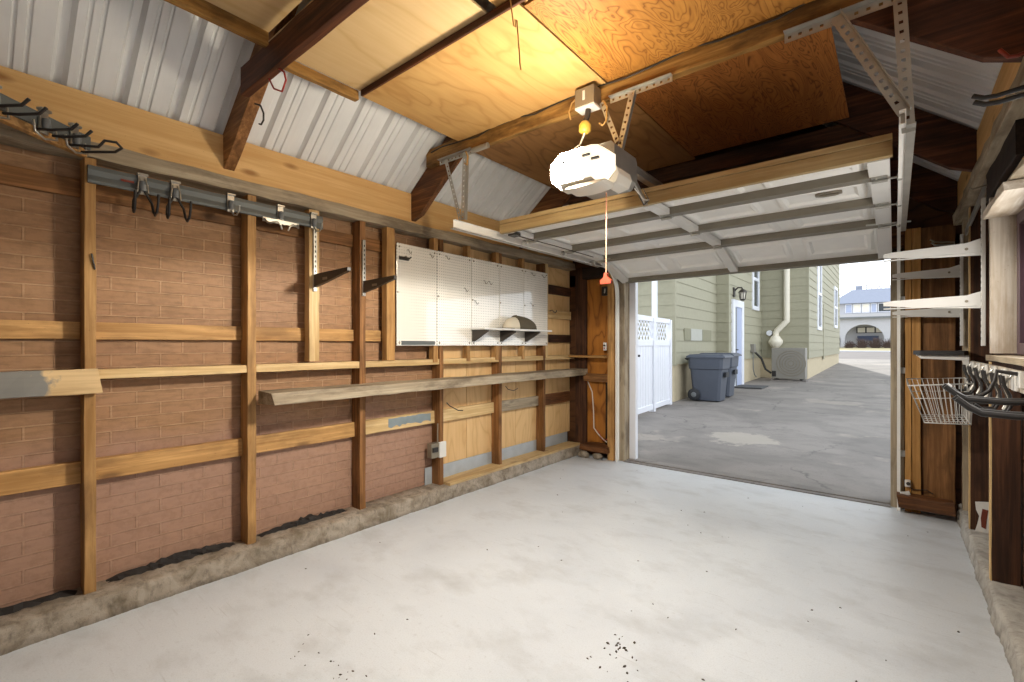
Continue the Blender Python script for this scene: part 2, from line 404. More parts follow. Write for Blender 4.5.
def build_curbs():
    # old concrete footing along both walls, chipped on the room side
    def curb(name, xa, xb, ya, yb, top, sgn, lab):
        mb = MB(); n = 260; rings = []; wv = [random.uniform(-.010,.010) for _ in range(40)]
        for i in range(n+1):
            y = ya+(yb-ya)*i/n; j = random.uniform
            q = i/n*38; xi = xb + j(-.0015, .0015) + .6*(wv[int(q)]*(1-q%1)+wv[int(q)+1]*(q%1))
            t = top + j(-.002, .002)
            rings.append([(xa, y, -.02), (xa, y, t), (xi-sgn*.10, y, t+j(-.003,.003)), (xi-sgn*.020, y, t-.001+j(-.002,.001)), (xi-sgn*.004+j(-.003,.001), y, t*.88+j(-.003,.003)), (xi-sgn*.006+j(-.005,.003), y, t*.6+j(-.004,.004)), (xi+j(-.005,.004), y, t*.34+j(-.003,.003)), (xi+sgn*.010+j(-.003,.004), y, -.02)])
        mb.loft(rings, smooth=True); o = mb.build(name, M['curb' if sgn > 0 else 'curbpale'], origin=(0,0,0)); struct(o, lab); return o
    curb('baseboard_left', XL-.05, -3.10, YB, 5.2, .115, 1, 'chipped concrete footing under the studded brick wall')
    curb('baseboard_right', XR+.08, .385, YB, 5.2, .115, -1, 'chipped concrete footing under the dark right wall')
build_curbs()

def rib_profile(pitch):
    return [(0,0),(.045,0),(.060,.034),(.092,.034),(.109,0),(.142,0),(.147,.009),(.158,.009),(.163,0),(.19,0),(.195,.009),(.206,.009),(.211,0),(pitch,0)]
def build_roof():
    pitch = .24
    for name, x_low, x_top, sg in (('roof_left', -3.62, XC, -1), ('roof_right', .82, XC, 1)):
        mb = MB(); pts = []
        y = YB-.2; prof = rib_profile(pitch)
        while y < 5.6:
            for (dy, dz) in prof[:-1]: pts.append((y+dy, dz))
            y += pitch
        rings = []
        nrm = Vector((sg*SL, 0, 1)).normalized()
        for t in (0, .35, .7, 1):
            x = x_low+(x_top-x_low)*t; z = roof_z(x)
            rings.append([Vector((x, yy, z))+nrm*(dz+.004) for yy, dz in pts])
        mb.loft(rings, closed=False, caps=False)
        o = mb.build(name, M['roof'], origin=(0,0,0)); struct(o, 'ribbed metal roofing on the %s slope' % ('left' if sg < 0 else 'right'))
        s = o.modifiers.new('thick', 'SOLIDIFY'); s.thickness = .003; s.offset = 0
build_roof()

def build_crumbs():
    mb = MB(); rnd = random.Random(3)
    spots = [(rnd.uniform(-2.9,.3), rnd.uniform(1.2,5.0), rnd.uniform(.004,.009)) for _ in range(46)]
    spots += [(-.98+rnd.gauss(0,.06), 1.93+rnd.gauss(0,.07), rnd.uniform(.004,.012)) for _ in range(26)]
    spots += [(-1.85+rnd.gauss(0,.16), 1.05+rnd.gauss(0,.05), rnd.uniform(.003,.008)) for _ in range(18)]
    for x, y, r in spots:
        a = rnd.uniform(0, 6.28); d = Vector((math.cos(a), math.sin(a), 0)); e = Vector((-d.y, d.x, 0)); c = Vector((x, y, 0))
        k = rnd.uniform(.3, .7)
        mb.loft([[c-d*r, c-e*r*k, c+d*r, c+e*r*k], [c-d*r*.6+Vector((0,0,r*.4)), c-e*r*k*.6+Vector((0,0,r*.5)), c+d*r*.7+Vector((0,0,r*.35)), c+e*r*k*.6+Vector((0,0,r*.4))]])
    tag(mb.build('floor_debris', M['crumb']), 'dark leaf crumbs and grit scattered over the pale concrete floor', 'debris', kind='stuff')
M['crumb'] = plain('dark_grit', h('4a4036'), .9, 0, .3)
build_crumbs()

# ------------------------------------------------------------------ framing of the left wall
def board(name, label, cat, m, x0, x1, y0, y1, z0, z1, axis, group=None, jit=.002, bevel=.003, parent=None):
    mb = MB(); mb.lumber(x0, x1, y0, y1, z0, z1, axis, jit)
    o = mb.build(name, m, parent, bevel)
    if parent is None: tag(o, label, cat, group)
    return o
STUDS = [(.458,.505),(1.236,1.289),(2.047,2.098),(2.868,2.912),(3.690,3.735),(4.487,4.527)]
def build_left_framing():
    where = ['bare wall stud with a bent nail, where the grey painted board ends', 'tall wall stud just left of the free end of the long shelf', 'dark sided wall stud carrying the lower right shelf bracket arm',
             'wall stud with the metal electrical box near its foot', 'wall stud under the middle of the white pegboards', 'last wall stud on the left wall before the corner post']
    for (y0, y1), w in zip(STUDS, where):
        board('wall_stud', w, 'stud', wood('stud' if y0 < 2 else 'rafter', 2), -3.31, -3.20, y0, y1, .108, 2.352, 2, 'full height studs of the left wall')
    board('wall_plate', 'rough weathered top plate running above the left wall studs', 'wall plate', wood('grey', 1), -3.31, -3.185, YB, 5.17, 2.354, 2.436, 1, jit=.006)
    board('blocking_board', 'wide yellow pine board above the left wall plate under the metal roof', 'board', wood('new', 1), -3.262, -3.225, YB, 5.17, 2.440, 2.695, 1, jit=.001)
    # wooden sill on the footing in the far half
    board('sill_plate', 'pale wooden sill plate on the footing under the plywood bays', 'sill', wood('pale', 1), -3.31, -3.115, 2.915, 5.17, .112, .137, 1, jit=.004)
    # nailers beside the studs
    nl = [(1.640,1.715,1.275,'pale','pale new nailer stud holding the upper left shelf bracket standard'),
          (2.290,2.372,1.265,'stud','nailer stud along the near edge of the first pegboard'),
          (2.790,2.842,1.235,'stud','nailer stud behind the seam of the first two pegboards'),
          (3.216,3.258,1.235,'stud','nailer stud behind the seam of the second and third pegboards'),
          (3.635,3.686,1.235,'stud','nailer stud behind the seam of the third and fourth pegboards'),
          (4.075,4.120,1.235,'stud','nailer stud behind the seam of the last two pegboards'),
          (4.530,4.576,1.235,'pale','pale nailer stud along the far edge of the last pegboard')]
    for y0, y1, z, k, lab in nl:
        board('nailer_stud', lab, 'stud', wood(k, 2), -3.262, -3.195, y0, y1, z, 2.352, 2, 'short nailer studs under the left wall plate')
    # rows of blocking, bay by bay
    bays = [(YB, .456), (.507, 1.234), (1.291, 2.045), (2.100, 2.866), (2.914, 3.688), (3.737, 4.485), (4.529, 5.18)]
    bn = ['leftmost bay of the wall', 'bay just right of the first stud', 'bay under the pale nailer stud', 'bay with the slate paint smear', 'first plywood bay', 'second plywood bay', 'bay beside the corner post']
    rows = [('high', 2.16, 2.255, -3.295, 'rafter', 'brown top blocking just under the plate in the %s', (0,1,2,3)),
            ('mid', 1.42, 1.510, -3.285, 'stud', 'orange horizontal batten at chest height in the %s', (0,1,2,3)),
            ('ledge', 1.212, 1.262, -3.205, 'pale', 'thin level ledge strip below the batten in the %s', (1,2,3,4,5,6)),
            ('low', .672, .785, -3.272, 'pale', 'low wooden blocking at knee height in the %s', (0,1,2,3,4,5,6))]
    for nm, z0, z1, xf, k, lab, which in rows:
        for i in which:
            a, b = bays[i]; kk = k; c0, c1 = z0, z1
            if i in (5, 6) and nm == 'low': kk = 'grey'
            if i in (0, 1, 2) and nm == 'low': kk = 'stud'
            if i == 6 and nm == 'low': c0, c1 = .66, .79; kk = 'old'
            mt = wood(kk, 1)
            if nm == 'low' and i == 3:
                tl = thing('wall_blocking', lab % bn[i], 'blocking', (xf, (a+b)/2, c0), 'blocking between the left wall studs')
                board('plank', None, None, mt, -3.31, xf, a, b, c0, c1, 1, parent=tl)
                mb = MB(); n = 16
                up = [(2.36+.46*i2/n, c1-.012+random.uniform(-.008,.004)) for i2 in range(n+1)]; dn = [(2.36+.46*i2/n, c0+.03+random.uniform(-.012,.012)) for i2 in range(n+1)]
                mb.prism(up+dn[::-1], 0, xf, xf+.0022); mb.build('paint_smear', M['slatepaint'], tl, label='smear of slate blue paint')
                continue
            board('wall_blocking', lab % bn[i], 'blocking', mt, -3.31, xf, a, b, c0, c1, 1, 'blocking between the left wall studs')
    for z0, z1, k, w in ((2.02, 2.13, 'dark', 'dark upper cross board between last pegboard and corner post'), (1.72, 1.82, 'pale', 'pale cross board between last pegboard and corner post'), (1.42, 1.52, 'dark', 'dark lower cross board between last pegboard and corner post')):
        board('wall_blocking', w, 'blocking', wood(k, 1), -3.31, -3.27, 4.578, 5.20, z0, z1, 1, 'blocking between the left wall studs')
    # plywood sheathing, one sheet per bay
    ys = [2.914, 3.32, 3.72, 4.10, 4.52, 5.238]
    for i, w in enumerate(['plywood sheathing in the first bay past the electrical box stud', 'narrow plywood sheathing left of the second plywood stud', 'plywood sheathing below the cap shelf', 'plywood sheathing before the last wall stud', 'knotty plywood sheathing beside the corner post']):
        mb = MB(); mb.box(-3.335, -3.312, ys[i]+.003, ys[i+1]-.003, .26, 2.62)
        tag(mb.build('plywood_sheet', M['ply_wall'], bevel=.002), w, 'plywood sheet', 'plywood wall sheets')
    mb = MB(); mb.box(-3.345, -3.3362, 2.9, 5.30, .02, 2.62); struct(mb.build('trim_6', wood('dark', 1)))
    # bare metal flashing at the foot of the plywood
    for (a, b, z1, w) in ((2.78, 2.862, .27, 'small grey flashing strip left of the electrical box stud'), (2.918, 3.685, .262, 'pale metal flashing at the foot of the first plywood bay'), (3.74, 4.482, .262, 'pale metal flashing at the foot of the second plywood bay'), (4.53, 5.16, .262, 'bluish metal flashing beside the corner post foot')):
        mb = MB(); mb.box(-3.308, -3.302, a, b, .10, z1); tag(mb.build('flashing_strip', M['slate']), w, 'flashing', 'flashing strips along the wall foot')
M['slatepaint'] = plain('slate_paint', h('7f8a8d'), .5, 0, .15)
build_left_framing()

def build_shelves():
    mb = MB(); n = 26; rings = []
    for i in range(n+1):
        y = 1.30+(5.17-1.30)*i/n; j = lambda: random.uniform(-.003, .003)
        rings.append([(-3.196, y, 1.012+j()), (-3.005+j(), y+(.02 if i == 0 else 0), 1.010+j()), (-3.005+j(), y, 1.088+j()), (-3.196, y, 1.092+j())])
    mb.loft(rings); t = mb.build('shelf_plank', wood('grey', 1), None, .004); tag(t, 'long weathered plank shelf fixed across the wall studs', 'shelf')
    mb = MB(); n = 12; rings = []
    for i in range(n+1):
        y = -.55+(1.055)*i/n; j = lambda: random.uniform(-.003, .003); e = .02 if i == n else 0
        rings.append([(-3.198, y, 1.145+j()), (-3.160+j(), y+e, 1.143+j()), (-3.160+j(), y, 1.268+j()), (-3.198, y, 1.268+j())])
    mb.loft(rings); o = mb.build('wall_board', M['halfboard'], None, .003, origin=(-3.18, 0, 1.14)); tag(o, 'half grey painted board nailed on edge across the leftmost stud', 'board')
build_shelves()

def build_corner():
    # front left corner: post, plywood panel, ledges, studs beside the door track
    board('corner_post', 'dark weathered post in the far left corner beside plywood', 'post', wood('dark', 2), -3.195, -3.035, 5.185, 5.238, .11, 2.352, 2)
    mb = MB(); mb.box(-3.033, -2.69, 5.215, 5.238, .1, 2.34); tag(mb.build('plywood_sheet', M['ply_corner'], bevel=.002), 'orange plywood panel with wiring in the far left corner', 'plywood sheet')
    board('wall_blocking', 'thin ledge strip across the orange corner panel', 'blocking', wood('stud', 0), -3.20, -2.685, 5.03, 5.184, 1.235, 1.262, 0)
    board('wall_blocking', 'thick brown cross block on the orange corner panel below the shelf end', 'blocking', wood('rafter', 0), -3.04, -2.70, 5.13, 5.21, .935, 1.03, 0)
    board('wall_blocking', 'dark header block on top of the orange corner panel', 'blocking', wood('black', 0), -3.04, -2.66, 5.10, 5.21, 2.22, 2.36, 0)
    board('wall_blocking', 'rotten sill block on the floor below the orange corner panel', 'blocking', wood('old', 0), -3.04, -2.66, 5.04, 5.22, .09, .16, 0, jit=.012)
    board('door_stud', 'orange stud standing just left of the door track', 'stud', wood('stud', 2), -2.69, -2.60, 5.10, 5.21, 0, 2.36, 2)
    board('door_stud', 'dark thin strip standing against the orange corner panel', 'stud', wood('black', 2), -2.755, -2.70, 5.17, 5.212, .16, .93, 2)
    # chunks of broken footing in the corner
    for i, (x, y, r, w) in enumerate(((-2.98, 5.03, .07, 'larger broken concrete chunk in the far left corner'), (-2.80, 5.06, .055, 'smaller broken concrete chunk beside the door stud'))):
        mb = MB(); rr = []
        for k in range(7):
            a = -math.pi/2+math.pi*k/6
            rr.append([(x+r*1.3*math.cos(a)*math.cos(b*.785)*random.uniform(.75,1.1), y+r*.8*math.cos(a)*math.sin(b*.785)*random.uniform(.75,1.1), max(0, .035+r*.7*math.sin(a))) for b in range(8)])
        mb.loft(rr); tag(mb.build('concrete_chunk', M['curb']), w, 'rubble')
    # wiring
    mb = MB(); mb.tube([(-3.02,5.20,.93),(-2.95,5.19,.80),(-2.93,5.19,.55),(-2.92,5.18,.35),(-2.86,5.17,.29),(-2.78,5.17,.22),(-2.73,5.16,.20)], .007, 6)
    tag(mb.build('cable', M['whitewire']), 'white cable drooping down the orange corner panel', 'cable')
    mb = MB(); mb.tube([(-2.87,5.16,.34),(-2.82,5.15,.30),(-2.80,5.15,.24),(-2.76,5.15,.21),(-2.71,5.15,.25)], .004, 6)
    tag(mb.build('cable', M['red']), 'short red wire at the foot of the orange corner panel', 'cable')
    # small boxes on the corner panel
    t = thing('wall_lock', 'small black keyed box near the top of the orange corner panel', 'lock', (-2.77, 5.2, 2.0))
    mb = MB(); mb.box(-2.81, -2.735, 5.17, 5.214, 2.0, 2.11); mb.build('case', M['black'], t, .006)
    mb = MB(); mb.tube([(-2.765,5.165,2.03),(-2.755,5.155,2.05),(-2.75,5.15,2.08)], .008, 8); mb.build('knob', M['chrome'], t)
    t = thing('door_button', 'small white push button beside the door track', 'wall button', (-2.715, 5.1, 1.33))
    mb = MB(); mb.box(-2.735, -2.695, 5.075, 5.098, 1.325, 1.42); mb.build('plate', M['white'], t, .004)
    mb = MB(); mb.lathe([(.0, -.012), (.011, -.012), (.011, 0)], (-2.715, 5.075, 1.385), 12, 0, 1); mb.build('button', M['blackm'], t)
    mb = MB(); mb.lathe([(.0, -.010), (.008, -.010), (.008, 0)], (-2.715, 5.075, 1.35), 12, 0, 1); mb.build('button', M['red'], t)
build_corner()

# ------------------------------------------------------------------ pegboards, cap shelf, hooks
def hook(name, mat, pts, r, parent=None):
    mb = MB(); mb.tube(pts, r, 7); return mb.build(name, mat, parent)
def build_pegboards():
    ys = [2.376, 2.818, 3.262, 3.676, 4.090, 4.548]
    lab = ['first white pegboard with a dark strip along its foot', 'second white pegboard from the near end', 'third white pegboard behind the near end of the cap shelf', 'fourth white pegboard behind the olive cap', 'last white pegboard next to the corner bay']
    for i, w in enumerate(lab):
        t = thing('pegboard', w, 'pegboard', (-3.185, (ys[i]+ys[i+1])/2, 1.385), 'white pegboards on the left wall')
        mb = MB(); mb.box(-3.192, -3.183, ys[i]+.003, ys[i+1]-.003, 1.385, 2.238); mb.build('board', M['peg'], t, .0015)
        for (y, z) in ((ys[i]+.03, 1.41), (ys[i+1]-.03, 1.41), (ys[i]+.03, 2.21), (ys[i+1]-.03, 2.21), (ys[i]+.015, 1.83)):
            mb = MB(); mb.lathe([(.0,.006),(.008,.005),(.009,0)], (-3.183, y, z), 10, 0, 0); mb.build('screw', M['steelbox'], t)
        if i == 0:
            mb = MB(); mb.box(-3.183, -3.176, ys[0]+.05, ys[1]-.03, 1.392, 1.425); mb.build('foot_strip', M['rail'], t)
    # shelf with dark brackets
    t = thing('wall_shelf', 'white shelf on dark triangular brackets below the pegboards carrying the cap', 'shelf', (-3.05, 3.7, 1.53))
    mb = MB(); mb.box(-3.181, -2.99, 3.24, 4.36, 1.538, 1.556); mb.build('board', M['white'], t, .003)
    for y in (3.265, 3.68, 4.10):
        mb = MB(); mb.prism([(-3.181,1.537),(-2.985,1.537),(-2.985,1.522),(-3.165,1.425),(-3.181,1.425)], 1, y, y+.028); mb.build('bracket', M['blackm'], t, .002)
    # olive cap: crown, bill, button
    t = thing('cap', 'dark olive cap with a pale front lying on the white pegboard shelf', 'cap', (-3.08, 3.85, 1.556))
    def dome(y0, ry, rx, hh, dir_):
        mb = MB(); rings = []
        for k in range(9):
            a = min(k/8*math.pi/2, 1.55); y = y0+dir_*ry*math.sin(a); q = max(.02, math.cos(a))**.75
            rings.append([(-3.085+rx*q*math.cos(e*math.pi/12), y, 1.557+hh*q*math.sin(e*math.pi/12)) for e in range(13)])
        mb.loft(rings, smooth=True); return mb
    dome(3.80, .37, .085, .145, 1).build('crown', M['cap'], t)
    dome(3.797, .15, .083, .125, -1).build('front_panel', M['capbill'], t, label='pale beige front of the cap')
    mb = MB(); top = []
    for e in range(13):
        a = math.pi*(.5+e/12); top.append((3.70+.16*math.cos(a), -3.085+.088*math.sin(a)))
    mb.loft([[(x, y, 1.557) for y, x in top], [(x, y, 1.564) for y, x in top]]); mb.build('bill', M['cap'], t)
    mb = MB(); mb.lathe([(.009,0),(.009,.004),(.0,.008)], (-3.085, 3.83, 1.700), 10); mb.build('button', M['cap'], t)
    # loose peg hooks, all alike
    spots = [(2.49,2.19,'at the top left of the first pegboard'),(2.73,2.19,'at the top right of the first pegboard'),(2.92,2.20,'at the top of the second pegboard'),(3.16,1.93,'low right on the second pegboard'),(3.43,2.03,'left of the pair on the third pegboard'),(3.50,2.03,'right of the pair on the third pegboard'),(3.30,1.82,'near the left edge of the third pegboard'),(4.22,2.20,'at the top of the last pegboard'),(4.42,2.20,'at the top far corner of the last pegboard'),(4.20,1.86,'midway down the last pegboard')]
    p = None
    for y, z, w in spots:
        if p is None:
            p = hook('peg_hook', M['steelbox'], [(-3.186,0,.0),(-3.165,0,.0),(-3.150,0,-.03),(-3.135,0,-.036),(-3.125,0,-.02)], .003); o = p
        else: o = copy_tree(p)
        o.location.y = y; o.location.z = z-.036; tag(o, 'small wire peg hook '+w, 'hook', 'wire peg hooks')
    t = thing('tool_holder', 'small dark double clip at the upper left of the first pegboard', 'hook', (-3.16, 2.45, 2.10))
    for k in range(2):
        mb = MB(); mb.tube([(-3.183,2.42+.05*k,2.115),(-3.13,2.42+.05*k,2.11),(-3.11,2.42+.05*k,2.12)], .006, 7); mb.build('prong', M['blackm'], t)
    mb = MB(); mb.box(-3.183,-3.176,2.40,2.50,2.10,2.13); mb.build('plate', M['blackm'], t, .002)
    hk = hook('coat_hook', M['blackm'], [(-3.19,4.60,1.80),(-3.15,4.60,1.80),(-3.12,4.60,1.77),(-3.10,4.60,1.775),(-3.09,4.60,1.80)], .006); tag(hk, 'black hook on the pale nailer past the last pegboard', 'hook')
build_pegboards()

def build_bracket_arms():
    for (y, zt, zb, ln, z_arm, w1, w2) in ((1.678, 2.21, 1.77, .43, 1.885, 'upper left', 'pale new nailer stud'), (2.073, 2.205, 1.77, .39, 1.880, 'lower right', 'dark sided stud')):
        t = thing('shelf_bracket', '%s dark bracket arm in a slotted standard on the %s' % ('longer' if ln > .4 else 'shorter', w2), 'shelf bracket', (-3.19, y, zb), 'bracket arms on the left wall')
        mb = MB(); mb.box(-3.196, -3.180, y-.013, y+.013, zb, zt); st = mb.build('standard', M['galv'], t, .002, label='bright slotted steel standard')
        mb = MB(); z = zb+.03
        while z < zt-.02:
            mb.box(-3.1805, -3.1785, y-.004, y+.004, z, z+.016); z += .035
        mb.build('slot', M['black'], st)
        mb = MB(); mb.prism([(-3.178,z_arm+.005),(-3.178,z_arm-.085),(-3.178+ln*.35,z_arm-.062),(-3.178+ln,z_arm-.012),(-3.178+ln,z_arm+.012)], 1, y-.012, y+.012)
        mb.build('arm', M['blackm'], t, .002)
        mb = MB(); mb.box(-3.06, -3.00, y-.0135, y-.0115, z_arm-.045, z_arm-.028); mb.build('mark', M['steelbox'], t, label='pale maker stamp')
build_bracket_arms()

# ------------------------------------------------------------------ hook rails on the upper left wall
def clip_mb(c, dy, dx):
    """zinc clip: plate on the rail; dx is the way out of the wall, dy along the rail"""
    pass
def build_rail_hooks():
    def V(o, out, al, a, b, z): return tuple(Vector(o)+Vector(out)*a+Vector(al)*b+Vector((0,0,z)))
    def fitting(name, label, o, out, al, kind, group):
        t = thing(name, label, 'hook', o, group)
        mb = MB(); mb.obox(V(o,out,al,.006,0,.0), Vector(out)*.005, Vector(al)*.020, Vector((0,0,.052))); mb.obox(V(o,out,al,.010,0,.055), Vector(out)*.014, Vector(al)*.024, Vector((0,0,.006)))
        mb.build('clip_plate', M['chrome'], t, .002)
        mb = MB(); mb.lathe([(.014,-.02),(.016,0),(.014,.03),(.0,.036)], V(o,out,al,.020,0,-.015), 12); mb.build('clip_knob', M['grey'], t)
        if kind == 'double':
            for s in (-1, 1):
                mb = MB(); mb.tube([V(o,out,al,.016,.008*s,-.03),V(o,out,al,.018,.022*s,-.06),V(o,out,al,.020,.040*s,-.095),V(o,out,al,.03,.044*s,-.14),V(o,out,al,.055,.046*s,-.165),V(o,out,al,.085,.048*s,-.15),V(o,out,al,.10,.05*s,-.10),V(o,out,al,.105,.05*s,-.06)], .0065, 8)
                mb.build('hook_arm', M['black'], t)
                mb = MB(); mb.tube([V(o,out,al,.014,.010*s,.035),V(o,out,al,.022,.020*s,.0),V(o,out,al,.022,.024*s,-.045)], .004, 7); mb.build('wire', M['chrome'], t)
        elif kind == 'prongs':
            for s in (-1, 1):
                mb = MB(); mb.tube([V(o,out,al,.015,.035*s,-.045),V(o,out,al,.08,.035*s,-.05),V(o,out,al,.165,.035*s,-.047),V(o,out,al,.195,.035*s,-.022)], .0065, 8); mb.build('hook_arm', M['black'], t)
            mb = MB(); mb.tube([V(o,out,al,.012,-.05,-.01),V(o,out,al,.02,-.05,-.06),V(o,out,al,.012,0,-.075),V(o,out,al,.02,.05,-.06),V(o,out,al,.012,.05,-.01)], .005, 7); mb.build('wire', M['chrome'], t)
        elif kind == 'loop':
            mb = MB(); mb.tube([V(o,out,al,.015,-.03,-.05),V(o,out,al,.15,-.03,-.06),V(o,out,al,.18,-.03,-.03),V(o,out,al,.22,-.01,-.03),V(o,out,al,.22,.02,-.045),V(o,out,al,.18,.03,-.06),V(o,out,al,.015,.03,-.06)], .0065, 8); mb.build('hook_arm', M['black'], t)
            mb = MB(); mb.tube([V(o,out,al,.012,-.05,-.01),V(o,out,al,.02,-.05,-.06),V(o,out,al,.012,0,-.075),V(o,out,al,.02,.05,-.06),V(o,out,al,.012,.05,-.01)], .005, 7); mb.build('wire', M['chrome'], t)
        elif kind == 'single':
            mb = MB(); mb.tube([V(o,out,al,.014,0,-.04),V(o,out,al,.03,.01,-.07),V(o,out,al,.06,.015,-.075),V(o,out,al,.085,.02,-.05),V(o,out,al,.09,.02,-.02)], .005, 8); mb.build('hook_arm', M['chrome'], t)
        elif kind == 'wide':
            mb = MB(); mb.obox(V(o,out,al,.02,0,-.055), Vector(out)*.004, Vector(al)*.12, Vector((0,0,.014))); mb.build('bar', M['chrome'], t, .002)
            for s in (-1, 1):
                mb = MB(); mb.tube([V(o,out,al,.024,.11*s,-.05),V(o,out,al,.05,.10*s,-.08),V(o,out,al,.075,.09*s,-.085),V(o,out,al,.08,.05*s,-.07),V(o,out,al,.08,.03*s,-.09),V(o,out,al,.075,.02*s,-.115)], .006, 8); mb.build('hook_arm', M['chrome'], t)
        return t
    # rail along the wall
    mb = MB(); mb.prism([(-3.199,2.222),(-3.183,2.222),(-3.179,2.235),(-3.186,2.262),(-3.179,2.29),(-3.183,2.312),(-3.199,2.312)], 1, .47, 1.735)
    tag(mb.build('hook_rail', M['rail'], None, .002), 'dark grey hook rail along the left wall below the plate', 'rail')
    out, al = (1,0,0), (0,1,0); x = -3.180
    for y, k, w in ((.690,'double','black double hook on the wall rail with a red tag beside it'), (.840,'double','black double hook on the wall rail, next after the red tag'), (1.128,'single','small bright single hook in the middle of the wall rail'), (1.430,'wide','wide bright double hook hanging near the wall rail far end'), (1.660,'single','small bright hook at the far tip of the wall rail')):
        fitting('rail_hook', w, (x, y, 2.262), out, al, k, 'hooks on the wall rail')
    mb = MB(); mb.box(-3.178, -3.172, .60, .655, 2.262, 2.272); tag(mb.build('red_tag', M['orange']), 'small red tag on the wall rail beside the first double hook', 'tag')
    # corner brace with the second rail
    d = Vector((.634, -.773, 0)).normalized(); n = Vector((.773, .634, 0)).normalized(); p0 = Vector((-3.17, .47, 0)); L = 1.6
    mb = MB(); mb.obox(p0+d*L/2-n*.022+Vector((0,0,2.388)), d*L/2, n*.018, Vector((0,0,.045))); tag(mb.build('corner_brace', wood('stud', 0), None, .003), 'brown board bracing diagonally across the corner behind the hook rail', 'board')
    mb = MB(); mb.obox(p0+d*L/2+n*.006+Vector((0,0,2.412)), d*L/2, n*.008, Vector((0,0,.034))); tag(mb.build('hook_rail', M['rail'], None, .003), 'grey hook rail on the diagonal corner brace at the upper left', 'rail')
    for s, k, w in ((.10,'loop','black loop hook at the near wall end of the corner rail'), (.25,'prongs','black two prong hook in the middle of the corner rail'), (.46,'prongs','black two prong hook cut by the left picture edge')):
        o = p0+d*s+n*.016+Vector((0,0,2.402)); fitting('rail_hook', w, tuple(o), tuple(n), tuple(-d), k, 'hooks on the corner rail')
build_rail_hooks()

def build_left_small():
    t = thing('electrical_box', 'metal outlet box with white cover on the stud near the floor', 'outlet box', (-3.19, 2.82, .37))
    mb = MB(); mb.box(-3.25, -3.19, 2.76, 2.868, .375, .505); mb.build('box', M['steelbox'], t, .004)
    mb = MB(); mb.box(-3.198, -3.176, 2.845, 2.925, .37, .51); cv = mb.build('cover', M['white'], t, .003)
    mb = MB(); mb.box(-3.192, -3.176, 2.77, 2.83, .43, .47); mb.build('plug', M['black'], t)
    mb = MB(); mb.tube([(-3.20,2.84,.50),(-3.195,2.835,.58),(-3.198,2.84,.68)], .006, 7); mb.build('conduit', M['steelbox'], t)
    mb = MB(); mb.tube([(-3.19,2.94,.86),(-3.17,2.96,.83),(-3.15,3.05,.78),(-3.14,3.10,.775)], .005, 7)
    tag(mb.build('wire_hook', M['blackm']), 'bent black wire nail sticking out above the first plywood block', 'hook')
    mb = MB(); mb.tube([(-3.19,3.78,.955),(-3.17,3.80,.92),(-3.16,3.88,.90),(-3.16,3.95,.92)], .004, 7)
    tag(mb.build('wire_hook', M['blackm']), 'bent black wire on the stud below the shelf in the second plywood bay', 'hook')
    mb = MB(); mb.tube([(-3.195,.50,1.78),(-3.19,.49,1.83),(-3.19,.485,1.86)], .004, 6); tag(mb.build('bent_nail', M['blackm']), 'bent black nail in the face of the leftmost stud', 'nail')
    # tar paper scraps along the brick foot
    for (a, b, w) in ((.56, 1.20, 'crumpled black tar paper along the brick foot in the second bay'), (1.33, 1.98, 'crumpled black tar paper along the brick foot in the third bay'), (-.4, .44, 'dark dirt line along the brick foot in the leftmost bay')):
        mb = MB(); n = 26; rings = []
        for i in range(n+1):
            y = a+(b-a)*i/n; j = random.uniform; e = max(0, math.sin(math.pi*i/n))**.5
            rings.append([(-3.318,y,.112),(-3.30+j(-.004,.01),y+j(-.01,.01),.112+e*(.03+j(-.008,.018))),(-3.28+j(-.008,.01),y+j(-.01,.01),.112+e*(.022+j(-.008,.014))),(-3.262+j(-.012,.012),y,.112+e*(.012+j(-.004,.008))),(-3.25+j(-.01,.012),y,.110)])
        mb.loft(rings); tag(mb.build('tar_paper', M['tar']), w, 'debris')
build_left_small()

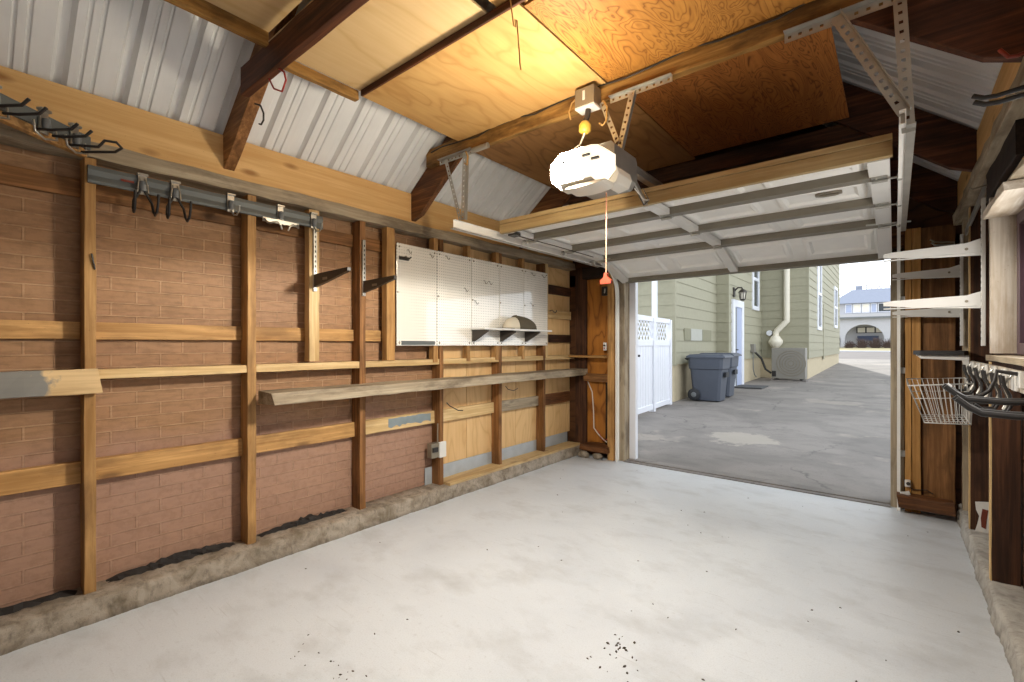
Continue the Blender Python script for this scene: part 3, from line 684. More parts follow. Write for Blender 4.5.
# ------------------------------------------------------------------ roof framing and ceiling sheets
def rafter(label, y0, y1, left, m, drop=.30):
    mb = MB()
    if left: xs = (-3.30, XC-.02); f = lambda x: 2.45+SL*(x+3.2)
    else: xs = (.45, XC+.02); f = lambda x: 2.45+SL*(.40-x)
    rings = []; n = 10
    for i in range(n+1):
        x = xs[0]+(xs[1]-xs[0])*i/n; zt = roof_z(x)-.004; zb = max(zt-drop, 2.437)
        j = lambda: random.uniform(-.002, .002)
        rings.append([(x, y0+j(), zb+j()), (x, y1+j(), zb+j()), (x, y1+j(), zt), (x, y0+j(), zt)])
    mb.loft(rings); tag(mb.build('roof_rafter', m, None, .003), label, 'rafter', 'roof rafters')
def build_ceiling():
    rafter('orange brown rafter rising from the left plate beside the red wire loop', 1.105, 1.170, True, wood('rafter', 0), .235)
    rafter('dark rafter rising from the left plate behind the perforated hanger', 2.562, 2.612, True, wood('old', 0))
    rafter('left slope rafter above the open garage door', 4.06, 4.11, True, wood('old', 0))
    rafter('dark rafter on the right slope at the near end of the bare metal roof', 2.562, 2.612, False, wood('red', 0))
    rafter('dark rafter on the right slope beyond the two black roof prongs', 4.02, 4.07, False, wood('red', 0))
    # gable end rafters
    for left, w in ((True, 'left gable rafter against the front wall'), (False, 'right gable rafter against the front wall, lit along its edge')):
        rafter(w, 5.18, 5.235, left, wood('red', 0))
    # tie beams
    mb = MB(); mb.lumber(-2.80, .02, 1.045, 1.090, 2.775, 2.925, 0, .003); tag(mb.build('tie_beam', wood('red', 0), None, .004), 'near reddish brown tie beam crossing the roof, ragged at its end', 'beam', 'tie beams')
    mb = MB(); mb.lumber(-2.97, .16, 2.510, 2.560, 2.850, 2.985, 0, .005); tag(mb.build('tie_beam', wood('beam', 0), None, .005), 'stained tie beam carrying the door opener and track hangers', 'beam', 'tie beams')
    mb = MB(); mb.lumber(-2.9, .1, 4.11, 4.16, 2.86, 2.98, 0, .004); tag(mb.build('tie_beam', wood('dark', 0), None, .004), 'dark tie beam above the far part of the garage door', 'beam', 'tie beams')
    # the right end of the roof: rough plate and yellow board
    board('wall_plate', 'rough weathered top plate above the right wall', 'wall plate', wood('grey', 1), .362, .48, YB, 5.17, 2.354, 2.436, 1, jit=.006)
    board('blocking_board', 'yellow pine board above the right wall plate between the rafters', 'board', wood('new', 1), .388, .424, YB, 5.17, 2.440, 2.70, 1, jit=.001)
    # sheets lying on the ties
    def sheet(lab, m, x0, x1, y0, y1, z, t=.014, tilt=0):
        mb = MB(); mb.box(x0, x1, y0, y1, z, z+t)
        if tilt:
            for p in mb.v: p.z += tilt*(p.y-y0)/(y1-y0)
        tag(mb.build('plywood_sheet', m, None, .002), lab, 'plywood sheet', 'plywood sheets on the tie beams')
    sheet('pale plywood sheet left of the near tie beam', M['ply_light'], -2.44, -1.25, -.20, 1.044, 2.965)
    sheet('pale plywood sheet between the near tie beam and the dropped sheet', M['ply_light'], -2.60, -1.52, 1.092, 1.80, 2.985)
    sheet('small orange plywood sheet beyond the slot near the hanging wire', M['ply_sheet'], -1.46, -.2, .95, 1.80, 2.99)
    sheet('dropped yellow plywood sheet left of the lamp with a hanging wire', M['ply_sheet'], -2.585, -1.330, 1.672, 2.508, 2.948)
    sheet('wild grained orange plywood sheet above the middle of the room', M['ply_fir'], -1.322, .10, 1.70, 2.508, 2.952)
    sheet('brown plywood sheet behind the door opener', M['ply_brown'], -2.66, -1.31, 2.563, 4.05, 2.965)
    sheet('wild grained brown plywood sheet right of the door opener rail', M['ply_fir_dark'], -1.303, -.245, 2.563, 3.98, 2.965)
    # lumber under the sheet edges
    mb = MB(); mb.lumber(-2.48, -2.44, -.20, 1.04, 2.90, 2.982, 1, .002); tag(mb.build('joist', wood('beam', 1), None, .003), 'edge joist along the left of the nearest pale sheet', 'joist', 'edge joists')
    mb = MB(); mb.lumber(-2.64, -2.60, 1.175, 1.655, 2.925, 2.984, 1, .002); tag(mb.build('joist', wood('beam', 1), None, .003), 'edge joist along the left of the second pale sheet', 'joist', 'edge joists')
    mb = MB(); mb.lumber(-2.58, -.1, 1.656, 1.671, 2.946, 2.984, 0, .001); tag(mb.build('joist', wood('red', 0), None, .003), 'thin reddish strip along the near edge of the dropped sheet', 'joist')
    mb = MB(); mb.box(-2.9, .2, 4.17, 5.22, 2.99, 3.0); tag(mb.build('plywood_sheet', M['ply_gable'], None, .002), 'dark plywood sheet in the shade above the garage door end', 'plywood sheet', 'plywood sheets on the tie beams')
    # wires
    mb = MB(); mb.tube([(-2.40,1.07,2.783),(-2.335,1.07,2.74),(-2.314,1.07,2.692),(-2.356,1.07,2.650),(-2.445,1.07,2.695),(-2.50,1.07,2.765)], .0045, 7); tag(mb.build('wire_loop', M['red']), 'loop of red wire hanging under the near tie beam end', 'wire')
    mb = MB(); mb.tube([(-2.82,1.13,2.765),(-2.775,1.14,2.745),(-2.735,1.14,2.69),(-2.735,1.14,2.65),(-2.765,1.14,2.634),(-2.79,1.14,2.645)], .005, 7); tag(mb.build('wire_hook', M['blackm']), 'small dark wire hook on the orange brown rafter face', 'wire')
    mb = MB(); mb.tube([(-1.36,1.64,2.99),(-1.345,1.64,2.90),(-1.34,1.645,2.84),(-1.33,1.65,2.83),(-1.335,1.65,2.87),(-1.325,1.65,2.86),(-1.315,1.655,2.72),(-1.31,1.655,2.66),(-1.305,1.655,2.63)], .003, 6); tag(mb.build('hanging_wire', M['wire']), 'tan wire dangling below the corner of the dropped plywood', 'wire')
    mb = MB(); pts = []
    for i in range(22):
        x = -2.9+i*.13; pts.append((x, 2.504, 2.945+.012*math.sin(i*1.3)+.006*math.sin(i*2.9)))
    mb.tube(pts, .005, 6); tag(mb.build('cable', M['blackm']), 'dark cable stapled along the upper edge of the stained tie beam', 'cable')
build_ceiling()

# ------------------------------------------------------------------ perforated steel
def perf(mb, p0, p1, wdir, w=.036, fl=True, pitch=.04, hole=.007, th=.003, fdir=None):
    """slotted angle: strip with square holes plus a plain flange"""
    p0 = Vector(p0); p1 = Vector(p1); d = (p1-p0); L = d.length; d.normalize(); wv = Vector(wdir); wv = (wv-d*wv.dot(d)).normalized(); nv = d.cross(wv)
    n = max(1, round(L/pitch)); st = L/n
    for s in (0, 1):
        off = nv*(th*(s-.5))
        for i in range(n):
            a = p0+d*(i*st)+off; c = a+d*st/2
            o = [a-wv*w/2, a+d*st-wv*w/2, a+d*st+wv*w/2, a+wv*w/2]
            q = [c-wv*hole-d*hole, c-wv*hole+d*hole, c+wv*hole+d*hole, c+wv*hole-d*hole]
            mb.add(o+q, [(0,1,5,4),(1,2,6,5),(2,3,7,6),(3,0,4,7)])
    if fl:
        f = Vector(fdir) if fdir else nv
        e = wv*w/2
        mb.obox((p0+p1)/2+e+f*w/2*.8, d*L/2, wv*th/2, f*w/2*.8)
def build_hangers():
    t = thing('track_hanger', 'slotted steel hanger between the tie beam and the left door track', 'hanger', (-2.5, 2.5, 2.33), 'slotted steel track hangers')
    mb = MB(); perf(mb, (-2.79,2.50,2.832), (-2.43,2.50,2.832), (0,0,1), fdir=(0,-1,0)); mb.build('rail', M['galv'], t)
    mb = MB(); mb.tube([(-2.43,2.495,2.832),(-2.27,2.495,2.832)], .02, 10); mb.build('sleeve', M['galv'], t)
    mb = MB(); perf(mb, (-2.50,2.487,2.84), (-2.52,2.487,2.335), (1,0,0), fdir=(0,1,0)); mb.build('strut', M['galv'], t)
    mb = MB(); perf(mb, (-2.70,2.480,2.83), (-2.54,2.480,2.335), (1,0,0), .03, False); mb.build('strut', M['galv'], t)
    mb = MB(); mb.tube([(-2.47,2.47,2.83),(-2.44,2.46,2.78),(-2.45,2.46,2.72),(-2.47,2.46,2.74)], .006, 7); mb.build('wire', M['wire'], t)
    t = thing('track_hanger', 'slotted steel hanger between the tie beam and the right door track', 'hanger', (0, 2.5, 2.29), 'slotted steel track hangers')
    mb = MB(); perf(mb, (-.40,2.50,2.822), (.10,2.50,2.822), (0,0,1), .042, fdir=(0,-1,0)); mb.build('rail', M['galv'], t)
    mb = MB(); perf(mb, (.012,2.487,2.85), (.042,2.487,2.255), (1,0,0), .042, fdir=(0,1,0)); mb.build('strut', M['galv'], t)
    mb = MB(); perf(mb, (-.20,2.478,2.825), (.03,2.478,2.33), (1,0,0), .042, fdir=(0,-1,0)); mb.build('strut', M['galv'], t)
    t = thing('opener_hanger', 'pair of slotted steel straps holding up the door opener', 'hanger', (-1.25, 2.5, 2.46), 'slotted steel track hangers')
    mb = MB(); perf(mb, (-1.30,2.50,2.832), (-.93,2.50,2.832), (0,0,1), .034, fdir=(0,-1,0)); mb.build('rail', M['galv'], t)
    mb = MB(); perf(mb, (-1.155,2.49,2.84), (-1.245,2.47,2.455), (1,0,0), .032, fdir=(0,1,0)); mb.build('strut', M['galv'], t)
    mb = MB(); perf(mb, (-1.345,2.48,2.83), (-1.235,2.46,2.56), (1,0,0), .03, False); mb.build('strut', M['galv'], t)
build_hangers()

# ------------------------------------------------------------------ door opener
def build_opener():
    t = thing('door_opener', 'garage door opener with its glowing white lamp cover', 'door opener', (-1.27, 2.3, 2.2))
    cx = -1.27
    mb = MB(); rr = []
    for y, a, zb, zt in ((2.20,.150,2.255,2.452),(2.46,.150,2.255,2.452),(2.50,.138,2.275,2.440)):
        rr.append([(cx-a+.03,y,zb),(cx+a-.03,y,zb),(cx+a,y,zb+.04),(cx+a,y,zt-.02),(cx+a-.02,y,zt),(cx-a+.02,y,zt),(cx-a,y,zt-.02),(cx-a,y,zb+.04)])
    mb.loft(rr); mb.build('housing', M['galv'], t, .004)
    # lamp cover: eight sided hood on the near end, the bulb sits in its left half
    lx = cx-.022
    def ring(y, a, zb, zt, left):
        full = [(-.62,0),(.62,0),(1,.34),(1,.72),(.60,1),(-.60,1),(-1,.70),(-1,.30)]; m0 = .32
        pts = [(-.62,0),(m0,0),(m0,1),(-.60,1),(-1,.70),(-1,.30)] if left else [(m0,0),(.62,0),(1,.34),(1,.72),(.60,1),(m0,1)]
        return [(lx+a*u, y, zb+(zt-zb)*v) for u, v in pts]
    lc = None
    for left in (True, False):
        mb = MB(); mb.loft([ring(y, a, zb, zt, left) for y, a, zb, zt in ((2.20,.178,2.225,2.43),(2.14,.176,2.228,2.425),(2.095,.155,2.250,2.412),(2.08,.115,2.272,2.396))])
        o = mb.build('lamp_cover', [M['lamp' if left else 'lampdim'], M['lens']], t)
        for pl in o.data.polygons:
            if pl.normal.z < -.75: pl.material_index = 1
        if left: lc = o
    for x0, z in ((cx-.10,2.345),(cx+.035,2.352),(cx+.085,2.325)):
        mb = MB(); mb.box(x0, x0+.042, 2.070, 2.085, z, z+.010); mb.build('slot', M['grey'], lc)
    # lower control cover with a curved lip
    mb = MB(); rings = []
    for k in range(9):
        a = math.pi*k/8; x = cx+.02-.12*math.cos(a); d = .05*max(0, math.sin(a))**.8
        rings.append([(x,2.12-d*.3,2.232),(x,2.22,2.232),(x,2.22,2.222-d*.5),(x,2.11-d*.5,2.224-d*.35)])
    mb.loft(rings, smooth=False); mb.build('control_cover', M['lens'], t, .003)
    mb = MB(); mb.prism([(cx+.09,2.222),(cx+.155,2.235),(cx+.172,2.275),(cx+.16,2.315),(cx+.12,2.32)], 1, 2.205, 2.36); mb.build('end_cap', M['lens'], t, .006)
    # rail to the header
    mb = MB(); mb.box(cx-.022, cx+.022, 2.40, 5.17, 2.462, 2.500); mb.box(cx-.030, cx+.030, 2.40, 5.17, 2.500, 2.506); mb.build('drive_rail', M['galv'], t, .002)
    mb = MB(); mb.box(cx-.035, cx+.035, 2.36, 2.44, 2.425, 2.462); mb.build('trolley', M['grey'], t, .004)
    # arm down to the door
    mb = MB(); mb.beam((cx+.03,2.62,2.455),(cx+.03,2.86,2.30),(0,0,1),.012,.03); mb.beam((cx+.03,2.86,2.30),(cx+.03,2.95,2.345),(0,0,1),.012,.03); mb.build('door_arm', M['galv'], t)
    for s in (0, 1):
        mb = MB(); mb.tube([(cx+.14,2.46+.02*s,2.27),(cx+.16,2.54,2.22-.03*s),(cx+.14,2.66,2.25),(cx+.06,2.76,2.36)], .004, 6); mb.build('wire', M['blackm' if s else 'whitewire'], t)
    # release cord and handle
    t2 = thing('release_cord', 'thin cord with an orange red pull handle under the opener', 'pull cord', (cx, 2.39, 1.735))
    mb = MB(); mb.tube([(cx,2.393,2.43),(cx+.002,2.393,2.1),(cx,2.393,1.80)], .0035, 6); mb.build('cord', M['cord'], t2)
    mb = MB(); mb.prism([(cx-.008,1.80),(cx+.008,1.80),(cx+.012,1.775),(cx+.033,1.758),(cx+.033,1.738),(cx-.033,1.738),(cx-.033,1.758),(cx-.012,1.775)], 1, 2.382, 2.404); mb.build('handle', M['orange'], t2, .005)
    # outlet box on the beam with plug
    t3 = thing('ceiling_outlet', 'metal outlet box on the stained tie beam above the opener', 'outlet box', (-1.43, 2.46, 2.80))
    mb = MB(); mb.box(-1.495, -1.365, 2.42, 2.508, 2.82, 2.925); mb.build('box', M['steelbox'], t3, .004)
    mb = MB(); mb.box(-1.495, -1.365, 2.42, 2.508, 2.806, 2.819); mb.build('cover', M['white'], t3, .003)
    mb = MB(); mb.box(-1.44, -1.425, 2.4175, 2.4205, 2.85, 2.905); mb.build('switch', M['white'], t3)
    t4 = thing('plug_adapter', 'yellow plug adapter hanging under the ceiling outlet', 'plug', (-1.43, 2.45, 2.66))
    mb = MB(); mb.tube([(-1.425,2.46,2.806),(-1.43,2.46,2.77),(-1.44,2.455,2.74)], .017, 9); mb.build('plug', M['blackm'], t4)
    mb = MB(); mb.lathe([(.02,0),(.036,.012),(.036,.05),(.022,.07),(.012,.075)], (-1.445,2.455,2.665), 12); mb.build('body', M['yellow'], t4)
    mb = MB(); mb.tube([(-1.445,2.455,2.67),(-1.47,2.44,2.60),(-1.50,2.40,2.56),(-1.46,2.34,2.53),(-1.38,2.30,2.46)], .006, 7); mb.build('lead', M['whitewire'], t4)
    mb = MB(); mb.tube([(-1.50,2.49,2.93),(-1.56,2.49,2.90),(-1.58,2.49,2.85),(-1.57,2.495,2.80)], .005, 7); tag(mb.build('cable', M['wire']), 'tan cable looping left of the ceiling outlet box', 'cable')
    mb = MB(); mb.tube([(-1.33,2.47,2.83),(-1.30,2.46,2.78),(-1.305,2.46,2.70),(-1.33,2.46,2.68),(-1.35,2.46,2.70)], .006, 7); tag(mb.build('wire_hook', M['wire']), 'tan hook hanging right of the ceiling outlet box', 'hook')
build_opener()

# ------------------------------------------------------------------ open garage door and its tracks
def build_garage_door():
    t = thing('garage_door', 'raised sectional garage door with cream wooden top rail and white panels', 'garage door', (-1.25, 4.0, 2.15))
    X0, X1 = -2.475, -.02
    prof = [(2.93, 2.335), (3.24, 2.335), (3.855, 2.335), (4.475, 2.325), (5.075, 2.145)]
    def frame(a, b):
        d = Vector((0, b[0]-a[0], b[1]-a[1])); L = d.length; d.normalize(); return Vector((0, a[0], a[1])), d, L, Vector((0, -d.z, d.y))
    for i in range(4):
        o, d, L, nrm = frame(prof[i], prof[i+1])
        P = lambda x, s, u: Vector((x,0,0))+o+d*s+nrm*u
        mb = MB()
        # skin with shallow pressed panels seen from the back
        ncol = 4; xs = X0+.06; w = (X1-X0-.12)/ncol; g = .004
        mb.obox(P((X0+X1)/2, L/2, .016), Vector(((X1-X0)/2,0,0)), d*(L/2-g), nrm*.004)
        for c in range(ncol):
            a = xs+c*w+.05; b = xs+(c+1)*w-.05; s0, s1 = L*.24, L*.78
            if L < .4: s0, s1 = L*.25, L*.75
            def rg(e, u): return [P(a+e,s0+e,u), P(b-e,s0+e,u), P(b-e,s1-e,u), P(a+e,s1-e,u)]
            mb.loft([rg(0,.0115), rg(.022,-.006), rg(.045,-.006), rg(.065,.0105)])
        sec = mb.build('section', M['doorpan'], t)
        # rolled rails along both long edges
        for s, hh in ((.018, 0), (L-.018, 1)):
            if i == 0 and not hh: continue
            mb = MB(); mb.obox(P((X0+X1)/2, s, -.012), Vector(((X1-X0)/2-.05,0,0)), d*.022, nrm*.026); mb.build('rail', M['doorrail'], sec, .003)
        # stiles: ends and centre
        for x, hw in ((X0+.045, .045), (X1-.045, .045), ((X0+X1)/2, .038)):
            mb = MB(); mb.obox(P(x, L/2, -.016), Vector((hw,0,0)), d*(L/2-.006), nrm*.020); mb.build('stile', M['white'], sec, .003)
    # hinges
    for (y, z) in prof[1:4]:
        for x in (X0+.045, X1-.045, (X0+X1)/2):
            mb = MB(); mb.box(x-.035, x+.035, y-.045, y+.045, z-.044, z-.038); mb.tube([(x-.035,y,z-.052),(x+.035,y,z-.052)], .010, 8)
            for k in (-1, 1): mb.lathe([(.007,-.006),(.007,0)], (x+.015*k, y+.03*k, z-.044), 8)
            hg = mb.build('hinge', M['galv'], t)
            if abs(x-(X0+X1)/2) > .1:
                s = -1 if x < -1 else 1
                mb = MB(); mb.tube([(x,y,z-.045),(x+s*.10,y,z-.045)], .006, 7); mb.lathe([(.012,-.012),(.022,-.008),(.022,.008),(.012,.012)], (x+s*.085, y, z-.045), 12, 0, 0); mb.build('roller', M['chrome'], hg)
    # wooden rail across the top edge
    mb = MB(); mb.lumber(X0-.02, X1+.01, 2.885, 2.922, 2.300, 2.372, 0, .0012); mb.lumber(X0-.02, X1+.01, 2.878, 2.935, 2.374, 2.404, 0, .0012); mb.build('wood_rail', wood('door', 0), t, .003, label='cream wooden rail')
    # handle recess, lock bar and bottom seal
    mb = MB(); cxx, cy = -.32, 3.50
    ring = lambda rx, ry, z: [(cxx+rx*math.cos(a), cy+ry*math.sin(a), z) for a in [math.pi/8+k*math.pi/4 for k in range(8)]]
    mb.loft([ring(.075,.05,2.338), ring(.075,.05,2.326), ring(.058,.034,2.326), ring(.05,.028,2.337)]); mb.box(cxx-.045, cxx+.04, cy-.008, cy+.008, 2.322, 2.330); mb.build('handle', M['steelbox'], t)
    for x, s in ((X0+.17, 1), (X1-.15, -1)):
        mb = MB(); mb.tube([(x, 4.43, 2.295), (x-s*.26, 4.46, 2.29)], .007, 7); mb.build('latch_bar', M['galv'], t)
    mb = MB()
    for a, b in (((X0+.05),2.98),((X0+.05),3.20)): pass
    mb.box(X0+.02, X0+.09, 2.94, 3.02, 2.285, 2.315); mb.tube([(X0+.05,3.0,2.295),(X0+.10,3.5,2.285),(X0+.10,4.2,2.285)], .004, 6); mb.build('lift_cable', M['blackm'], t)
    mb = MB(); mb.box(X0, X1, 5.055, 5.085, 2.118, 2.145); mb.build('bottom_seal', M['doorrail'], t, .004)
build_garage_door()
def build_tracks():
    for x, s, w in ((-2.575, -1, 'white steel door track on the left side of the opening'), (.035, 1, 'white steel door track on the right side of the opening')):
        t = thing('door_track', w, 'door track', (x, 5.1, 0), 'garage door tracks')
        path = [(2.44, 2.305)] + [(2.44+(4.78-2.44)*k/8, 2.305) for k in range(1, 9)]
        R0 = .33
        for k in range(1, 9):
            a = math.pi/2*k/8; path.append((4.78+R0*math.sin(a), 2.305-R0+R0*math.cos(a)))
        path.append((5.11, 1.0)); path.append((5.11, 0.002))
        mb = MB(); sec = [(0,-.030),(0,.030),(-.022,.030),(-.022,.026),(-.003,.026),(-.003,-.026),(-.022,-.026),(-.022,-.030)]
        rings = []
        for i, (y, z) in enumerate(path):
            a = Vector(path[max(i-1,0)]); b = Vector(path[min(i+1,len(path)-1)]); d = (b-a).normalized(); n = Vector((-d.y, d.x))
            rings.append([(x+s*u, y+n.x*v, z+n.y*v) for u, v in sec])
        mb.loft(rings); mb.build('channel', M['track'], t)
        mb = MB(); mb.box(min(x,x+s*.03), max(x,x+s*.03), 2.44, 4.70, 2.268, 2.274); mb.build('angle', M['galv'], t)
        for z in (.45, 1.15, 1.75):
            mb = MB(); mb.box(min(x,x+s*.05), max(x,x+s*.05), 5.125, 5.168, z, z+.05); mb.build('bracket', M['galv'], t, .003)
    # photo eye and hardware near the right foot
    t = thing('photo_eye', 'small white photo eye sensor low on the right door track', 'sensor', (.09, 5.1, .16))
    mb = MB(); mb.box(.062, .10, 5.06, 5.10, .215, .27); mb.build('case', M['white'], t, .006)
    mb = MB(); mb.lathe([(.014,-.008),(.014,0)], (.085,5.06,.245), 10, 0, 1); mb.build('lens', M['blackm'], t)
    mb = MB(); mb.tube([(.09,5.09,.215),(.12,5.10,.19),(.20,5.12,.20),(.24,5.14,.17)], .004, 6); mb.build('lead', M['blackm'], t)
    mb = MB(); mb.obox((.065,5.06,.16), Vector((.03,0,.01)), Vector((0,.02,0)), Vector((-.004,0,.012))); mb.build('bracket', M['white'], t, .002)
build_tracks()

# ------------------------------------------------------------------ right wall
def build_right():
    board('door_stud', 'light brown jamb studs standing right of the right door track', 'stud', wood('jamb', 2), .065, .105, 5.11, 5.225, .0, 2.36, 2)
    board('door_stud', 'second light brown jamb stud beside the dark corner board', 'stud', wood('jamb', 2), .108, .165, 5.12, 5.225, .0, 2.36, 2)
    mb = MB(); mb.lumber(.168, .375, 5.16, 5.22, .10, 2.36, 2, .003); tag(mb.build('corner_board', wood('rafter', 2), None, .003), 'wide reddish brown board in the far right corner', 'board')
    mb = MB(); mb.lumber(.02, .36, 4.98, 5.105, .055, .155, 0, .010); tag(mb.build('sill_block', wood('old', 0), None, .008), 'charred sill block lying on the floor at the right corner', 'block')
    studs = [(5.0, 5.05, 'old', 'grey stained corner stud on the right wall'), (4.52, 4.565, 'dark', 'dark stud on the right wall below the wire basket'), (3.60, 3.645, 'dark', 'big dark stud on the right wall below the utility hooks'), (2.2, 2.245, 'dark', 'dark right wall stud outside the picture edge')]
    for y0, y1, k, w in studs[:3]:
        z1 = 2.352 if y0 > 4 else 1.30
        board('wall_stud', w, 'stud', wood('grey' if k == 'old' else k, 2), .405, .515, y0, y1, .112, z1, 2, 'studs of the right wall')
    board('wall_stud', 'whitewashed stud at the near side of the white bracket standards', 'stud', wood('wash', 2), .405, .515, 3.655, 3.70, 1.345, 2.352, 2, 'studs of the right wall')
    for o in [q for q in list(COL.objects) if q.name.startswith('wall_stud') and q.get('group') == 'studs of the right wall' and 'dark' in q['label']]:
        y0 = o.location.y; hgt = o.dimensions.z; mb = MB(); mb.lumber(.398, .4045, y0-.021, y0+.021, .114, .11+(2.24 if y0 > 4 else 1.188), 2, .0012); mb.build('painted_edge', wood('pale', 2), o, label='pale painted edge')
    board('ledge_board', 'narrow pale ledge under the plum window frame', 'ledge', wood('grey', 1), .395, .515, 2.2, 3.72, 1.305, 1.335, 1)
    # window in the right wall
    wn = MB(); 
    for (y0, y1, z0, z1) in ((2.5,2.56,1.34,2.08),(3.56,3.62,1.34,2.08),(2.56,3.56,1.34,1.40),(2.56,3.56,2.02,2.08),(3.04,3.08,1.40,2.02)): wn.box(.50, .555, y0, y1, z0, z1)
    w = struct(wn.build('window_1', M['purple'], None, .003)); p = MB(); p.box(.535, .541, 2.56, 3.56, 1.40, 2.02); p.build('window_pane', M['glass'], w)
    # white bracket standards and long arms
    for y, w, ln in ((3.80, 'nearer', .44), (4.93, 'farther', .40)):
        t = thing('shelf_bracket', '%s white bracket standard with two long arms on the right wall' % w, 'shelf bracket', (.40, y, 1.38), 'white bracket arms on the right wall')
        mb = MB(); mb.box(.384, .402, y-.014, y+.014, 1.385, 2.235); st = mb.build('standard', M['white'], t, .002)
        for z in (1.930, 1.625):
            mb = MB(); mb.prism([(.383,z+.075),(.383,z-.022),(.383-.20,z-.014),(.383-ln,z+.012),(.383-ln,z+.035),(.383-ln*.9,z+.042),(.383-.06,z+.055)], 1, y-.006, y+.006)
            mb.box(.383-ln, .36, y-.014, y+.014, z-.010, z-.004); am = mb.build('arm', M['white'], t, .0015)
            mb = MB(); mb.lathe([(.008,-.008),(.008,0)], (.383-.06, y-.005, z+.02), 8, 0, 1); mb.build('rivet', M['steelbox'], am)
        z = 1.42; mb = MB()
        while z < 2.2: mb.box(.3825, .3845, y-.004, y+.004, z, z+.016); z += .036
        mb.build('slot', M['black'], st)
    # rough plank on the wall plate level and odds and ends
    mb = MB(); mb.lumber(.378, .53, 3.02, 3.64, 2.085, 2.125, 1, .006); tag(mb.build('shelf_plank', wood('wash', 1), None, .004), 'rough pale plank above the white standards at the right edge', 'shelf')
    mb = MB(); mb.lumber(.40, .52, 2.9, 3.74, 2.20, 2.352, 1, .004); tag(mb.build('header_board', wood('black', 1), None, .004), 'dark brown board under the right plate above the pale plank', 'board')
    mb = MB(); mb.lumber(.40, .55, 2.2, 3.1, 2.12, 2.16, 1, .012); tag(mb.build('scrap_plank', wood('grey', 1), None, .004), 'splintered grey plank scrap lying on the pale plank', 'plank')
    mb = MB(); mb.beam((.40, 3.72, 2.30), (.405, 4.78, 2.22), (0,.05,1), .012, .05); tag(mb.build('metal_strip', M['galv'], None, .002), 'slanting grey metal strip between the right wall standards', 'strip')
    mb = MB(); mb.tube([(.40,3.70,2.285),(.34,3.69,2.27),(.325,3.69,2.285)], .004, 6); tag(mb.build('bent_nail', M['steelbox']), 'bent nail poking out beside the slanting metal strip', 'nail')
    t = thing('wall_hook', 'grey two prong hook high on the right corner board', 'hook', (.33, 5.15, 2.22))
    mb = MB(); mb.tube([(.37,5.15,2.215),(.25,5.10,2.225),(.22,5.09,2.245)], .007, 7); mb.build('prong', M['steelbox'], t)
    mb = MB(); mb.tube([(.37,5.15,2.195),(.25,5.13,2.205),(.23,5.12,2.225)], .007, 7); mb.build('prong', M['chrome'], t)
    # prongs under the roof
    t = thing('roof_prongs', 'two black rubber prongs below the yellow board at the right edge', 'hook', (.40, 2.44, 2.27))
    for z, y in ((2.315, 2.46), (2.275, 2.42)):
        mb = MB(); mb.tube([(.42,y,z+.01),(.36,y,z),(.29,y+.005,z-.006),(.255,y+.01,z),(.228,y+.015,z+.018)], .009, 8); mb.build('prong', M['black'], t)
    mb = MB(); mb.tube([(.43,2.45,2.448),(.34,2.45,2.430),(.318,2.45,2.434),(.295,2.45,2.470)], .007, 7); tag(mb.build('wall_hook', M['orange']), 'short red hook on the yellow board at the right edge', 'hook')
    # torn white flashing at the foot of the wall
    mb = MB(); mb.prism([(.425,.116),(.514,.116),(.514,.33),(.425,.315),(.43,.26),(.445,.22),(.437,.17)], 1, 4.490, 4.496); tag(mb.build('flashing_strip', M['white']), 'torn white flashing at the foot of the right wall', 'flashing')
    mb = MB(); mb.prism([(.455,.15),(.476,.14),(.480,.20),(.488,.27),(.460,.275),(.452,.21)], 1, 4.4865, 4.4895); tag(mb.build('torn_hole_patch', M['orangebrown']), 'brown patch for the torn hole in the white flashing', 'patch')  # brown piece laid over the flashing in place of a torn hole
M['orangebrown'] = plain('brown_patch', h('6b2f1c'), .8)
build_right()

